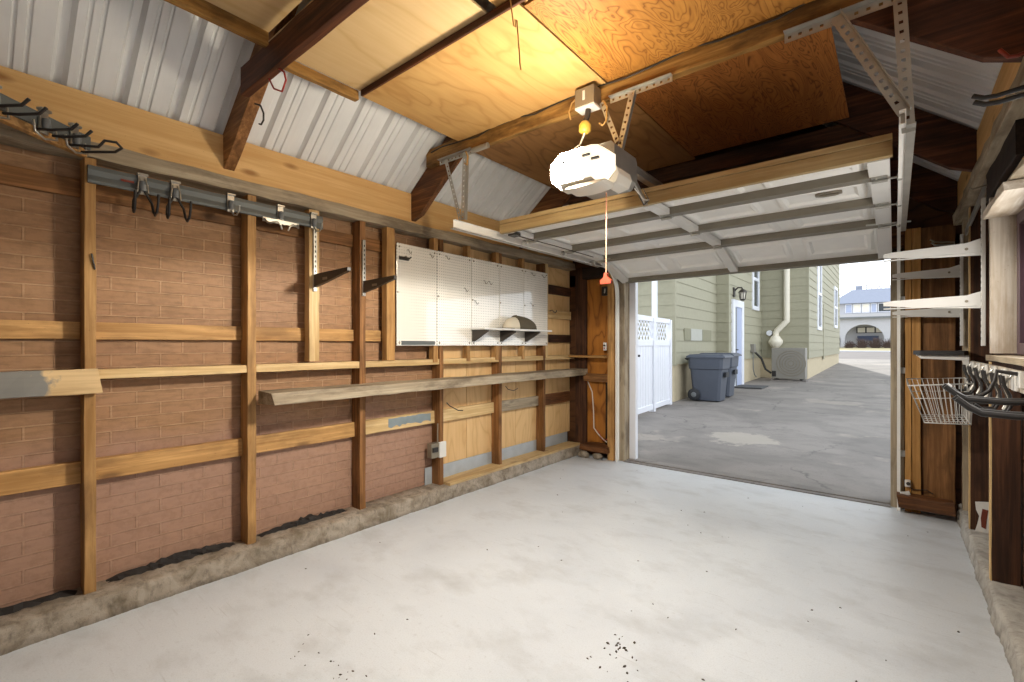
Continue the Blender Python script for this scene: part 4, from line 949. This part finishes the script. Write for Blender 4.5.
def build_basket():
    t = thing('wire_basket', 'white wire basket hanging on the right wall below black tray', 'basket', (.25, 4.45, .85))
    # rim, slanted front and flat bottom
    xa, xb = .068, .385; ya, yb = 4.14, 4.62; zt, zb = 1.135, .872
    top = [(xa,ya,zt-.02),(xb,ya,zt+.01),(xb,yb,zt+.02),(xa,yb,zt)]
    bot = [(xa+.085,ya+.02,zb),(xb-.01,ya+.02,zb+.01),(xb-.01,yb-.02,zb+.02),(xa+.085,yb-.02,zb)]
    mb = MB(); mb.tube(top+[top[0]], .0045, 7); mb.build('rim', M['white'], t)
    mid = [tuple(Vector(a)*.35+Vector(b)*.65) for a, b in zip(bot, top)]
    mb = MB(); mb.tube(mid+[mid[0]], .003, 6); mb.build('hoop', M['white'], t)
    mb = MB(); mb.tube(bot+[bot[0]], .004, 7); mb.build('hoop', M['white'], t)
    L = lambda a, b, k: Vector(a)*(1-k)+Vector(b)*k
    for s in range(4):
        a, b, c, d = top[s], top[(s+1)%4], bot[s], bot[(s+1)%4]
        n = 11 if s in (0,2) else 8
        mb = MB()
        for i in range(n+1): mb.tube([L(a,b,i/n), L(c,d,i/n)], .0022, 5)
        mb.build('side_wires', M['white'], t)
    mb = MB()
    for i in range(11): mb.tube([L(bot[0],bot[1],i/10), L(bot[3],bot[2],i/10)], .0022, 5)
    for i in range(1,4): mb.tube([L(bot[0],bot[3],i/4), L(bot[1],bot[2],i/4)], .0022, 5)
    mb.build('bottom_wires', M['white'], t)
    # tray above it
    t = thing('wall_tray', 'slim black topped bracket tray above the wire basket', 'tray', (.22, 4.5, 1.27))
    mb = MB(); mb.prism([(.10,4.40),(.135,4.33),(.36,4.33),(.385,4.40),(.385,4.60),(.13,4.60)], 2, 1.322, 1.350); mb.build('top', M['black'], t, .004)
    mb = MB(); mb.prism([(.12,1.320),(.385,1.320),(.385,1.285),(.14,1.295)], 1, 4.37, 4.38); mb.prism([(.12,1.320),(.385,1.320),(.385,1.285),(.14,1.295)], 1, 4.56, 4.57); mb.box(.12,.385,4.37,4.57,1.313,1.320); mb.build('arm', M['white'], t, .002)
    mb = MB(); mb.prism([(.35,1.30),(.385,1.30),(.385,1.19),(.372,1.19)], 1, 4.38, 4.41); mb.build('brace', M['white'], t, .002)
    # row of hook plates with black coated hooks
    mb = MB(); mb.lumber(.392, .404, 2.1, 4.33, 1.195, 1.285, 1, .001); tag(mb.build('hook_board', wood('wash', 1), None, .003), 'whitewashed strip carrying the row of black utility hooks', 'board')
    words = ['nearest the wire basket', 'second from the wire basket', 'third from the wire basket', 'fourth from the wire basket', 'fifth from the wire basket', 'sixth from the wire basket']
    for i, y in enumerate((4.20, 3.92, 3.64, 3.34, 3.06, 2.82)):
        t = thing('utility_hook', 'black coated utility hook on the whitewashed strip, '+words[i], 'hook', (.38, y, 1.05), 'utility hooks on the right wall')
        mb = MB(); mb.box(.378, .391, y-.05, y+.05, 1.20, 1.283); mb.build('plate', M['white'], t, .004)
        for s in (-1, 1):
            dx = .02*(i % 2)
            mb = MB(); mb.tube([(.345,y+.03*s,1.262),(.350,y+.03*s,1.222),(.366,y+.03*s,1.180),(.368,y+.034*s,1.135),(.350,y+.036*s,1.100),(.315-dx,y+.036*s,1.092),(.285-dx,y+.036*s,1.115)], .0065, 8); mb.build('hook_arm', M['black'], t)
            mb = MB(); mb.tube([(.376,y+.02*s,1.27),(.352,y+.022*s,1.225),(.370,y+.020*s,1.165),(.352,y+.018*s,1.12)], .005, 6); mb.build('wire', M['chrome'], t)
    # big double arm hooks
    for y, z, xe, w in ((2.42, 1.19, .165, 'upper'), (2.20, 1.165, .18, 'lower')):
        t = thing('bike_hook', '%s large black padded arm hook reaching out at the right edge' % w, 'hook', (.38, y, z-.02), 'large padded arm hooks')
        for s in (-1, 1):
            mb = MB(); mb.tube([(.39,y+.035*s,z+.03),(.36,y+.035*s,z+.0),(.30,y+.035*s,z-.004),(xe+.04,y+.035*s,z),(xe+.012,y+.035*s,z+.016),(xe-.02,y+.035*s,z+.045)], .010, 8); mb.build('arm', M['black'], t)
        mb = MB(); mb.box(.378, .39, y-.06, y+.06, z+.0, z+.09); mb.build('plate', M['white'], t, .004)
build_basket()
def build_curved_hook():
    t = thing('bike_hook', 'large black curved hook with a pale tip beside the wire basket', 'hook', (.36, 2.7, 1.15), 'large padded arm hooks')
    mb = MB(); mb.tube([(.376,2.7,1.275),(.318,2.7,1.285),(.312,2.7,1.245),(.297,2.7,1.205),(.268,2.7,1.178),(.235,2.7,1.172),(.215,2.7,1.178),(.178,2.7,1.212)], .008, 8); mb.build('arm', M['black'], t)
    mb = MB(); mb.tube([(.180,2.7,1.210),(.168,2.7,1.222)], .010, 8); mb.build('tip', M['white'], t, label='pale end cap')
    mb = MB(); mb.box(.376, .391, 2.67, 2.73, 1.22, 1.285); mb.build('plate', M['white'], t, .003)
build_curved_hook()

# ------------------------------------------------------------------ outside
K, Y0 = .02, 5.37
def g(y): return K*(y-Y0)
def tilt(mb, base=0):
    return mb
def ground(name, m, x0, x1, y0, y1, dz=0, lab=None, nx=2):
    mb = MB(); mb.add([(x0,y0,g(y0)+dz),(x1,y0,g(y0)+dz),(x1,y1,g(y1)+dz),(x0,y1,g(y1)+dz),(x0,y0,g(y0)-.3),(x1,y0,g(y0)-.3),(x1,y1,g(y1)-.3),(x0,y1,g(y1)-.3)], [(0,1,2,3),(4,7,6,5),(0,4,5,1),(1,5,6,2),(2,6,7,3),(3,7,4,0)])
    o = mb.build(name, m, origin=(0,0,0)); o['kind'] = 'structure'
    if lab: o['label'] = lab
    return o
ground('driveway', M['drive'], -7, 7, Y0, 34, -.004, 'cracked concrete driveway between the houses')
ground('street', M['asphalt'], -40, 40, 34, 49, -.06)
ground('sidewalk', M['stucco'], -40, 40, 49, 50.5, 0)
ground('lawn', M['lawn'], -40, 40, 50.5, 82, .02)

def lap(mb, p0, p1, z0, z1, exp=.24, out=(1,0)):
    """lap siding between two plan points: each course leans out at its foot"""
    a = Vector((p0[0],p0[1],0)); b = Vector((p1[0],p1[1],0)); n = Vector((out[0],out[1],0)); z = z0
    while z < z1:
        t = min(z+exp, z1); q = .017
        fa, fb = a+n*q, b+n*q
        mb.add([fa+Vector((0,0,z)), fb+Vector((0,0,z)), b+n*.002+Vector((0,0,t)), a+n*.002+Vector((0,0,t)), a+Vector((0,0,z)), b+Vector((0,0,z))], [(0,1,2,3),(4,5,1,0)])
        z = t
def build_house():
    t = thing('house', 'neighbouring green sided house stepping along the driveway', 'house', (-4, 14, 0))
    HT = 7.6
    # plan: (x, y) corners of the faces seen from the driveway
    A = [((-8.5,10.5),(-3.85,10.5),(0,-1)), ((-3.85,10.5),(-3.95,14.0),(1,0)), ((-3.95,14.0),(-3.62,14.0),(0,-1)), ((-3.62,14.0),(-3.62,18.2),(1,0)), ((-3.62,18.2),(-2.22,18.2),(0,-1)), ((-2.22,18.2),(-2.22,29.4),(1,0)), ((-2.22,29.4),(-8.5,29.4),(0,1))]
    fz = .82
    mb = MB()
    for p, q, n in A: lap(mb, p, q, fz+.13, HT, .27, n)
    mb.build('siding', M['siding'], t)
    mb = MB(); mb.prism([(-8.5,10.53),(-3.88,10.53),(-3.98,14.03),(-3.65,14.03),(-3.65,18.23),(-2.25,18.23),(-2.25,29.37),(-8.5,29.37)], 2, -.1, fz+.13); mb.build('foundation', M['found'], t)
    mb = MB(); mb.loft([[(x,y,HT) for x,y in ((-9,10),(-1.8,10),(-1.8,29.8),(-9,29.8))], [(x,y,HT+.15) for x,y in ((-9,10),(-1.8,10),(-1.8,29.8),(-9,29.8))], [(x,y,HT+2.2) for x,y in ((-5.4,13),(-5.3,13),(-5.3,26),(-5.4,26))]]); mb.build('roof', M['roofblue'], t)
    mb = MB(); mb.box(-8.5, -3.9, 9.3, 10.5, 3.62, 3.80); mb.build('porch_roof', M['whitepl'], t)
    for y0, y1, c in ((11.1,11.58,'patch'),(11.6,12.55,'patchgrey'),(12.57,13.4,'patch')):
        mb = MB(); f = lambda y: -3.85-.10*(y-10.5)/3.5
        mb.loft([[(f(y)-.01,y,1.50),(f(y)+.028,y,1.50),(f(y)+.028,y,1.79),(f(y)-.01,y,1.79)] for y in (y0,y1)]); mb.build('siding_patch', M[c], t, label='unpainted siding patch')
    # corner boards
    for x, y, n in ((-3.85,10.5,1),(-3.62,14.0,1),(-2.22,18.2,1)):
        mb = MB(); mb.box(x-.05, x+.02, y-.02, y+.06, fz+.1, HT); mb.build('corner_trim', M['siding'], t)
    def window(x, y0, y1, z0, z1):
        mb = MB()
        for a, b, c, d in ((y0,y0+.12,z0,z1),(y1-.12,y1,z0,z1),(y0+.12,y1-.12,z0,z0+.13),(y0+.12,y1-.12,z1-.13,z1),(y0+.12,y1-.12,(z0+z1)/2-.05,(z0+z1)/2+.05)): mb.box(x-.02, x+.055, a, b, c, d)
        f = mb.build('window', M['whitepl'], t, .006)
        mb = MB(); mb.box(x-.005, x+.022, y0+.1, y1-.1, z0+.1, z1-.1); mb.build('pane', M['glass'], f)
    window(-3.62, 16.75, 17.65, 2.55, 4.6)
    window(-2.22, 20.35, 21.45, 1.95, 4.65)
    window(-2.22, 26.4, 27.8, 2.2, 4.15)
    mb = MB(); mb.box(-2.22, -2.19, 22.2, 22.5, fz, 3.0); mb.build('trim', M['siding'], t)
    # side door with frame
    mb = MB()
    for a, b, c, d in ((14.28,14.48,.1,2.70),(15.26,15.48,.1,2.70),(14.48,15.26,2.50,2.70)): mb.box(-3.64, -3.55, a, b, c, d)
    f = mb.build('door_frame', M['whitepl'], t, .006)
    mb = MB(); mb.box(-3.63, -3.582, 14.48, 15.26, .12, 2.50); dr = mb.build('door', M['shutter'], t); mb = MB(); mb.box(-3.584, -3.576, 14.49, 14.74, .14, 2.48); mb.build('screen', M['grey'], dr)
    mb = MB(); mb.tube([(-3.6,14.58,1.25),(-3.54,14.58,1.25),(-3.53,14.68,1.25)], .016, 8); mb.build('handle', M['black'], dr)
    # downspout with its collector on the short wall
    mb = MB(); mb.tube([(-2.83,18.10,7.4),(-2.83,18.10,2.30),(-2.83,18.10,2.2),(-2.90,18.10,2.12),(-3.12,18.10,1.88),(-3.155,18.10,1.80),(-3.155,18.10,1.0)], .095, 10); mb.build('downspout', M['capwhite'], t, label='cream downspout')
    mb = MB(); mb.lathe([(.10,.0),(.13,.03),(.22,.16),(.22,.24),(.14,.36),(.12,.40)], (-3.15,18.02,1.30), 16); mb.build('rain_collector', M['capwhite'], t)
    mb = MB(); mb.lathe([(.09,-.05),(.10,0),(.0,.01)], (-3.36,18.15,1.80), 12, 0, 1); mb.build('spigot', M['whitepl'], t)
    # meter box and cable
    mb = MB(); mb.box(-3.62, -3.50, 16.55, 16.8, 1.15, 1.42); mb.build('meter_box', M['acgrey'], t, .01)
    mb = MB(); mb.tube([(-3.56,16.65,1.15),(-3.55,16.65,.6),(-3.52,16.7,.42),(-3.5,16.85,.35)], .015, 7); mb.build('cable', M['grey'], t)
    # lantern beside the door
    t2 = thing('wall_lantern', 'black lantern on the green wall above the side door', 'lantern', (-3.45, 14.6, 2.7))
    mb = MB(); mb.box(-3.62, -3.57, 14.42, 14.56, 2.78, 3.05); mb.build('backplate', M['blackm'], t2, .01)
    mb = MB(); mb.tube([(-3.58,14.5,2.95),(-3.50,14.52,3.04),(-3.40,14.55,3.04),(-3.38,14.55,2.98)], .022, 7); mb.build('arm', M['blackm'], t2)
    mb = MB(); mb.lathe([(.04,0),(.07,.02),(.075,.05),(.0,.051)], (-3.38,14.55,2.66), 6); mb.lathe([(.13,0),(.11,.03),(.04,.09),(.0,.10)], (-3.38,14.55,2.90), 6)
    for k in range(6): 
        a = k*math.pi/3; mb.tube([(-3.38+.07*math.cos(a),14.55+.07*math.sin(a),2.70),(-3.38+.10*math.cos(a),14.55+.10*math.sin(a),2.91)], .010, 5)
    mb.build('cage', M['blackm'], t2)
    mb = MB(); mb.lathe([(.05,0),(.075,.19)], (-3.38,14.55,2.71), 6); mb.build('lamp_glass', M['lens'], t2)
M['patch'] = plain('patch_green', h('8b8870'), .75, 0, .05); M['patchgrey'] = plain('patch_grey', h('b3b3a9'), .75, 0, .05)
M['capwhite'] = plain('cream_metal', h('e6dfcd'), .45, 0, .03)
build_house()

def build_yard():
    # heat pump
    t = thing('heat_pump', 'grey outdoor heat pump unit on the driveway by the green house', 'air conditioner', (-2.75, 17.2, g(17.2)))
    z0 = g(17.2); 
    mb = MB(); mb.box(-3.10, -2.16, 17.05, 17.45, z0+.08, z0+1.06); mb.build('case', M['acgrey'], t, .015)
    for rr in (.40, .32, .24, .16, .08):
        mb = MB(); mb.tube([(-2.55+rr*math.cos(a*math.pi/14), 17.045, z0+.57+rr*math.sin(a*math.pi/14)) for a in range(29)], .010, 6); mb.build('fan_guard', M['steelbox'], t)
    mb = MB(); mb.box(-3.08, -2.97, 17.03, 17.05, z0+.14, z0+.32); mb.build('valve_cover', M['black'], t)
    mb = MB(); mb.box(-3.12, -2.14, 17.02, 17.48, z0-.02, z0+.03); mb.build('base_pad', M['drive'], t)
    for x in (-3.02, -2.32):
        mb = MB(); mb.box(x, x+.08, 17.08, 17.42, z0+.03, z0+.08); mb.build('foot', M['black'], t)
    # pipes between wall and heat pump
    mb = MB(); mb.tube([(-3.6,17.0,z0+.95),(-3.4,17.12,z0+.7),(-3.28,17.10,z0+.36),(-3.11,17.04,z0+.25)], .035, 8); tag(mb.build('pipe', M['black']), 'black insulated pipe between the green wall and heat pump', 'pipe')
    # bins
    def bin_(x, y, lab, k=1.0):
        zg = g(y); t = thing('trash_bin', lab, 'trash bin', (x, y, zg), 'wheeled bins by the side door')
        mb = MB(); rings = []
        for z, a, b in ((.02,.29,.25),(.10,.295,.26),(.72,.345,.31),(.73,.37,.33),(.90,.38,.345),(.99,.385,.35)):
            c = .05; rings.append([(x-a+c,y-b,zg+z),(x+a-c,y-b,zg+z),(x+a,y-b+c,zg+z),(x+a,y+b-c,zg+z),(x+a-c,y+b,zg+z),(x-a+c,y+b,zg+z),(x-a,y+b-c,zg+z),(x-a,y-b+c,zg+z)])
        mb.loft(rings); mb.build('body', M['bin'], t, .008)
        mb = MB(); rings = []
        for z, a, b in ((.985,.41,.37),(1.015,.41,.37),(1.06,.34,.31)):
            rings.append([(x-a,y-b,zg+z),(x+a+.03,y-b,zg+z),(x+a+.03,y+b,zg+z),(x-a,y+b,zg+z)])
        mb.loft(rings); mb.build('lid', M['bin'], t, .01)
        for s in (-1, 1):
            mb = MB(); mb.lathe([(.03,-.025),(.13,-.03),(.14,-.02),(.14,.02),(.13,.03),(.03,.025)], (x-.25, y+s*.285, zg+.14), 18, 0, 1); w = mb.build('wheel', M['bindark'], t)
            mb = MB(); mb.lathe([(.0,-.036),(.05,-.034),(.06,-.03),(.06,.03),(.05,.034),(.0,.036)], (x-.25, y+s*.285, zg+.14), 12, 0, 1); mb.build('hub', M['grey'], w)
        mb = MB(); mb.tube([(x-.39,y-.26,zg+.93),(x-.45,y-.26,zg+.96),(x-.45,y+.26,zg+.96),(x-.39,y+.26,zg+.93)], .018, 8); mb.build('handle', M['bindark'], t)
        mb = MB(); mb.box(x+.36, x+.40, y-.12, y+.12, zg+.55, zg+.66); mb.build('grip', M['bindark'], t)
    bin_(-3.31, 11.2, 'nearer slate wheeled bin in front of the green house')
    bin_(-3.36, 12.15, 'farther slate wheeled bin behind the first one')
    # dark mat on the ground by the side door
    mb = MB(); mb.box(-3.55, -2.82, 14.2, 15.1, g(14.65)-.01, g(14.65)+.03); tag(mb.build('door_mat', M['mat'], None, .01), 'dark mat on the driveway outside the side door', 'mat')
    # vinyl gate and lattice
    t = thing('vinyl_fence', 'white vinyl privacy fence with a lattice top left of the driveway', 'fence', (-3.75, 9.1, g(9)))
    xa, ya, xb, yb = -3.66, 7.85, -3.83, 10.12; z0 = g(9)
    d = Vector((xb-xa, yb-ya, 0)); L = d.length; d.normalize(); nn = Vector((d.y,-d.x,0)); o = Vector((xa,ya,0))
    def bar(s0, s1, za, zb, th=.04):
        mb = MB(); c = o+d*(s0+s1)/2; mb.obox((c.x,c.y,(za+zb)/2), d*(s1-s0)/2, nn*th/2, Vector((0,0,(zb-za)/2))); return mb
    mb = bar(.1, L-.05, z0+.06, z0+1.32, .03); k = .1
    while k < L-.05:
        c = o+d*k; mb.obox((c.x,c.y,z0+.69), d*.006, nn*.019, Vector((0,0,.62))); k += .15
    mb.build('privacy_panel', M['whitepl'], t)
    for za, zb in ((.04,.14),(1.30,1.42),(1.78,1.88)): bar(.08, L-.04, z0+za, z0+zb, .06).build('rail', M['whitepl'], t, .005)
    mb = MB(); s = .0
    while s < L+.4:
        for sg in (1, -1):
            a = o+d*s; e0, e1 = (s, s-.36) if sg > 0 else (s-.36, s)
            p0 = max(e0, .1); 
            q0 = Vector((o+d*e0).to_tuple())+Vector((0,0,z0+1.42)); q1 = Vector((o+d*e1).to_tuple())+Vector((0,0,z0+1.78))
            if min(e0,e1) > .08 and max(e0,e1) < L-.04: mb.beam(q0+nn*.006*sg, q1+nn*.006*sg, nn, .034, .008)
        s += .165
    mb.build('lattice', M['whitepl'], t)
    for s in (.05, L/2, L-.03):
        bar(s-.05, s+.05, z0-.05, z0+(1.95 if s < 1 else 1.86), .11).build('post', M['whitepl'], t, .006)
    mb = MB(); mb.tube([Vector(o+d*.18+nn*.03+Vector((0,0,z0+1.12))), Vector(o+d*.18+nn*.09+Vector((0,0,z0+1.12)))], .02, 8); mb.build('latch', M['black'], t)
    # slim white porch post rising behind the fence
    mb = MB(); mb.box(-4.21, -4.11, 10.06, 10.16, 0, 3.62); tag(mb.build('porch_post', M['whitepl'], None, .006), 'slim white post rising behind the vinyl fence', 'post')
build_yard()

def build_far_house():
    t = thing('house', 'far stucco house with arched porch across the street', 'house', (-2.5, 60, 1.1))
    zg = 1.1; Y = 60.0
    # arcade wall with two arches
    mb = MB(); xs0, xs1 = -11.0, 4.0
    arches = [(-2.45, 1.62, 3.50), (-6.05, 1.62, 3.50), (1.2, 1.62, 3.50)]
    def arch_pts(c, r, top):
        zs = zg+.9; pts = [(c-r, zg)]
        for k in range(13):
            a = math.pi-math.pi*k/12; pts.append((c+r*math.cos(a), zs+(top-zs)*math.sin(a)))
        pts.append((c+r, zg)); return pts
    order = sorted(arches); prev = xs0
    for c, r, top in order:
        mb.box(prev, c-r, Y, Y+.35, zg, 4.3)
        ap = arch_pts(c, r, top)
        for i in range(1, len(ap)-2):
            (a0, b0), (a1, b1) = ap[i], ap[i+1]
            mb.loft([[(a0,Y,b0),(a1,Y,b1),(a1,Y,4.3),(a0,Y,4.3)], [(a0,Y+.35,b0),(a1,Y+.35,b1),(a1,Y+.35,4.3),(a0,Y+.35,4.3)]])
        prev = c+r
    mb.box(prev, xs1, Y, Y+.35, zg, 4.3); mb.build('arcade', M['stucco'], t)
    mb = MB(); mb.box(xs0, xs1, Y+2.2, Y+2.5, zg, 4.6); mb.build('porch_wall', M['stucco'], t)
    mb = MB(); mb.box(xs0, xs1, Y-.35, Y+2.5, 4.25, 4.6); mb.build('belt', M['stucco'], t)
    mb = MB(); mb.box(xs0, xs1, Y-.38, Y-.3, 4.12, 4.28); mb.build('eave', M['grey'], t)
    mb = MB(); mb.box(-5.1, xs1, Y+.3, Y+9, 4.6, 5.75); mb.build('upper_wall', M['stucco'], t)
    for x0, x1, k in ((-4.05,-3.45,'shutter'),(-3.38,-2.72,'pane'),(-2.64,-2.0,'pane'),(-1.92,-1.42,'shutter'),(-1.34,-.30,'glass'),(-.22,.15,'shutter')):
        mb = MB(); mb.box(x0, x1, Y+.22, Y+.3, 4.72, 5.66); f = mb.build('window', M['whitepl'], t)
        mb = MB(); mb.box(x0+.07, x1-.07, Y+.18, Y+.23, 4.80, 5.58); mb.build('shutter' if k == 'shutter' else 'pane', M['shutter' if k == 'shutter' else 'glass' if k == 'glass' else 'lens'], f)
    mb = MB(); mb.loft([[(-5.5,Y-.1,5.72),(xs1+.4,Y-.1,5.72),(xs1+.4,Y+9.3,5.72),(-5.5,Y+9.3,5.72)], [(-3.6,Y+2.6,7.35),(2.5,Y+2.6,7.35),(2.5,Y+7,7.35),(-3.6,Y+7,7.35)]]); mb.build('roof', M['roofblue'], t)
    mb = MB(); mb.box(-3.3, -2.75, Y+3, Y+3.6, 7.3, 7.8); mb.build('chimney', M['roofblue'], t)
    mb = MB(); mb.box(-3.2, -.8, Y+2.12, Y+2.19, 2.65, 3.3); f = mb.build('window', M['black'], t)
    for k in range(3):
        mb = MB(); mb.box(-3.1+k*.78, -2.45+k*.78, Y+2.08, Y+2.13, 2.72, 3.24); mb.build('pane', M['lens'], f)
    mb = MB(); mb.box(-5.35, -4.65, Y+2.1, Y+2.2, zg, 2.35); mb.build('door', M['navy'], t)
    t2 = thing('bench', 'blue porch bench under the arch of the far house', 'bench', (-2.2, 61.3, zg))
    mb = MB(); mb.box(-3.1, -1.3, 61.2, 61.7, zg+.75, zg+.83); mb.build('seat', M['navy'], t2)
    mb = MB(); mb.box(-3.1, -1.3, 61.66, 61.72, zg+.83, zg+1.25); mb.build('backrest', M['navy'], t2)
    for x in (-3.0, -1.45):
        mb = MB(); mb.box(x, x+.06, 61.25, 61.65, zg, zg+.75); mb.build('leg', M['navy'], t2)
    # shrubs
    for i, (x, s, w) in enumerate(((-3.6,.7,'bare brown shrub left of the others before the porch arch'), (-2.6,.95,'bare brown shrub in the middle before the porch arch'), (-1.5,1.0,'bare brown shrub right of centre before the porch arch'), (-.5,.9,'bare brown shrub nearest the garage jamb before the porch'), (-4.9,.55,'low reddish shrub in front of the narrow left arch'))):
        mb = MB(); rnd = random.Random(i)
        for k in range(170):
            a = rnd.uniform(0, 6.28); e = rnd.uniform(.15, 1.5); l = s*rnd.uniform(.6,1.15)
            b = Vector((x+rnd.uniform(-.25,.25), 58.7+rnd.uniform(-.2,.2), 1.08)); tip = b+Vector((math.cos(a)*math.cos(e)*l*.75, math.sin(a)*math.cos(e)*l*.5, math.sin(e)*l))
            mb.tube([b, (b+tip)/2+Vector((rnd.uniform(-.08,.08),0,rnd.uniform(0,.1))), tip], .022, 4, 0, False, .5)
        tag(mb.build('shrub', M['hedge']), w, 'shrub', 'bare shrubs before the far house')
    # tree tops beyond the far roof
    for i, (x, y, zt, w) in enumerate(((-2.9, 76, 10.4, 'bare tree top left of centre above the far roof'), (-.2, 84, 11.4, 'bare tree top above the far roof nearest the garage jamb'))):
        t3 = thing('tree', w, 'tree', (x, y, 1.5), 'bare trees beyond the far house')
        mb = MB(); rnd = random.Random(40+i); mb.tube([(x,y,1.5),(x+.1,y,4),(x,y,7.4)], .16, 7, 0, True, .5); mb.build('trunk', M['hedge'], t3)
        mb = MB()
        for k in range(46):
            a = rnd.uniform(0,6.28); e = rnd.uniform(.1,1.3); l = rnd.uniform(.8,1.9)*(zt-6.2)/2.2
            b = Vector((x,y,rnd.uniform(5.2,7.5))); tip = b+Vector((math.cos(a)*math.cos(e)*l, math.sin(a)*math.cos(e)*l, math.sin(e)*l)); mb.tube([b,(b+tip)/2+Vector((0,0,.1)),tip], .05, 4, 0, False, .4)
        mb.build('crown', M['hedge'], t3)
build_far_house()

# ------------------------------------------------------------------ light
W = bpy.data.worlds.new('sky'); SC.world = W; W.use_nodes = True; nt = W.node_tree
bg = nt.nodes['Background']; bg.inputs[0].default_value = (.88, .94, 1.0, 1); bg.inputs[1].default_value = 2.2
sun = bpy.data.lights.new('sun', 'SUN'); sun.energy = 3.4; sun.angle = R(.6); sun.color = (1, .95, .86)
so = bpy.data.objects.new('sun', sun); COL.objects.link(so)
so.rotation_euler = Vector((.215, -.86, -.46)).to_track_quat('-Z', 'Y').to_euler()

def area_lamp(name, loc, direction, sx, sy, power, color=(1, .97, .92)):
    l = bpy.data.lights.new(name, 'AREA'); l.shape = 'RECTANGLE'; l.size = sx; l.size_y = sy; l.energy = power; l.color = color
    o = bpy.data.objects.new(name, l); COL.objects.link(o); o.location = loc
    o.rotation_euler = Vector(direction).to_track_quat('-Z', 'Y').to_euler(); return o
bulb = bpy.data.lights.new('opener_bulb', 'SPOT'); bulb.energy = 185; bulb.spot_size = R(172); bulb.spot_blend = .12; bulb.shadow_soft_size = .07; bulb.color = (1, .95, .86)
bo = bpy.data.objects.new('opener_bulb', bulb); COL.objects.link(bo); bo.location = (-1.31, 2.03, 2.17)
area_lamp('daylight_side_window', (.49, 3.06, 1.71), (-1, 0, 0), .9, .6, 8)
area_lamp('fill_near', (.49, 1.25, 1.70), (-1, 0, 0), 1.3, .9, 12)  # added fill lamp for the left wall and roof, no window here
area_lamp('fill_rear', (-1.4, YB+.03, 1.7), (0, 1, 0), 1.6, 1.0, 4)  # added weak fill from behind the camera, back wall has no window

# ------------------------------------------------------------------ camera and view
cam = bpy.data.cameras.new('camera'); co = bpy.data.objects.new('camera', cam); COL.objects.link(co)
co.location = (0, 0, 1.39); co.rotation_euler = (R(90), 0, math.atan(383/467)); cam.sensor_width = 36; cam.lens = 467/1024*36; cam.shift_y = 4/1024; cam.clip_start = .02; cam.clip_end = 300
SC.camera = co
vs = SC.view_settings; vs.view_transform = 'Standard'; vs.look = 'None'; vs.gamma = 1; vs.use_curve_mapping = False; vs.exposure = 0.0
SC.cycles.use_denoising = True
SC.cycles.max_bounces = 8; SC.cycles.diffuse_bounces = 5; SC.cycles.glossy_bounces = 4; SC.cycles.sample_clamp_indirect = 8
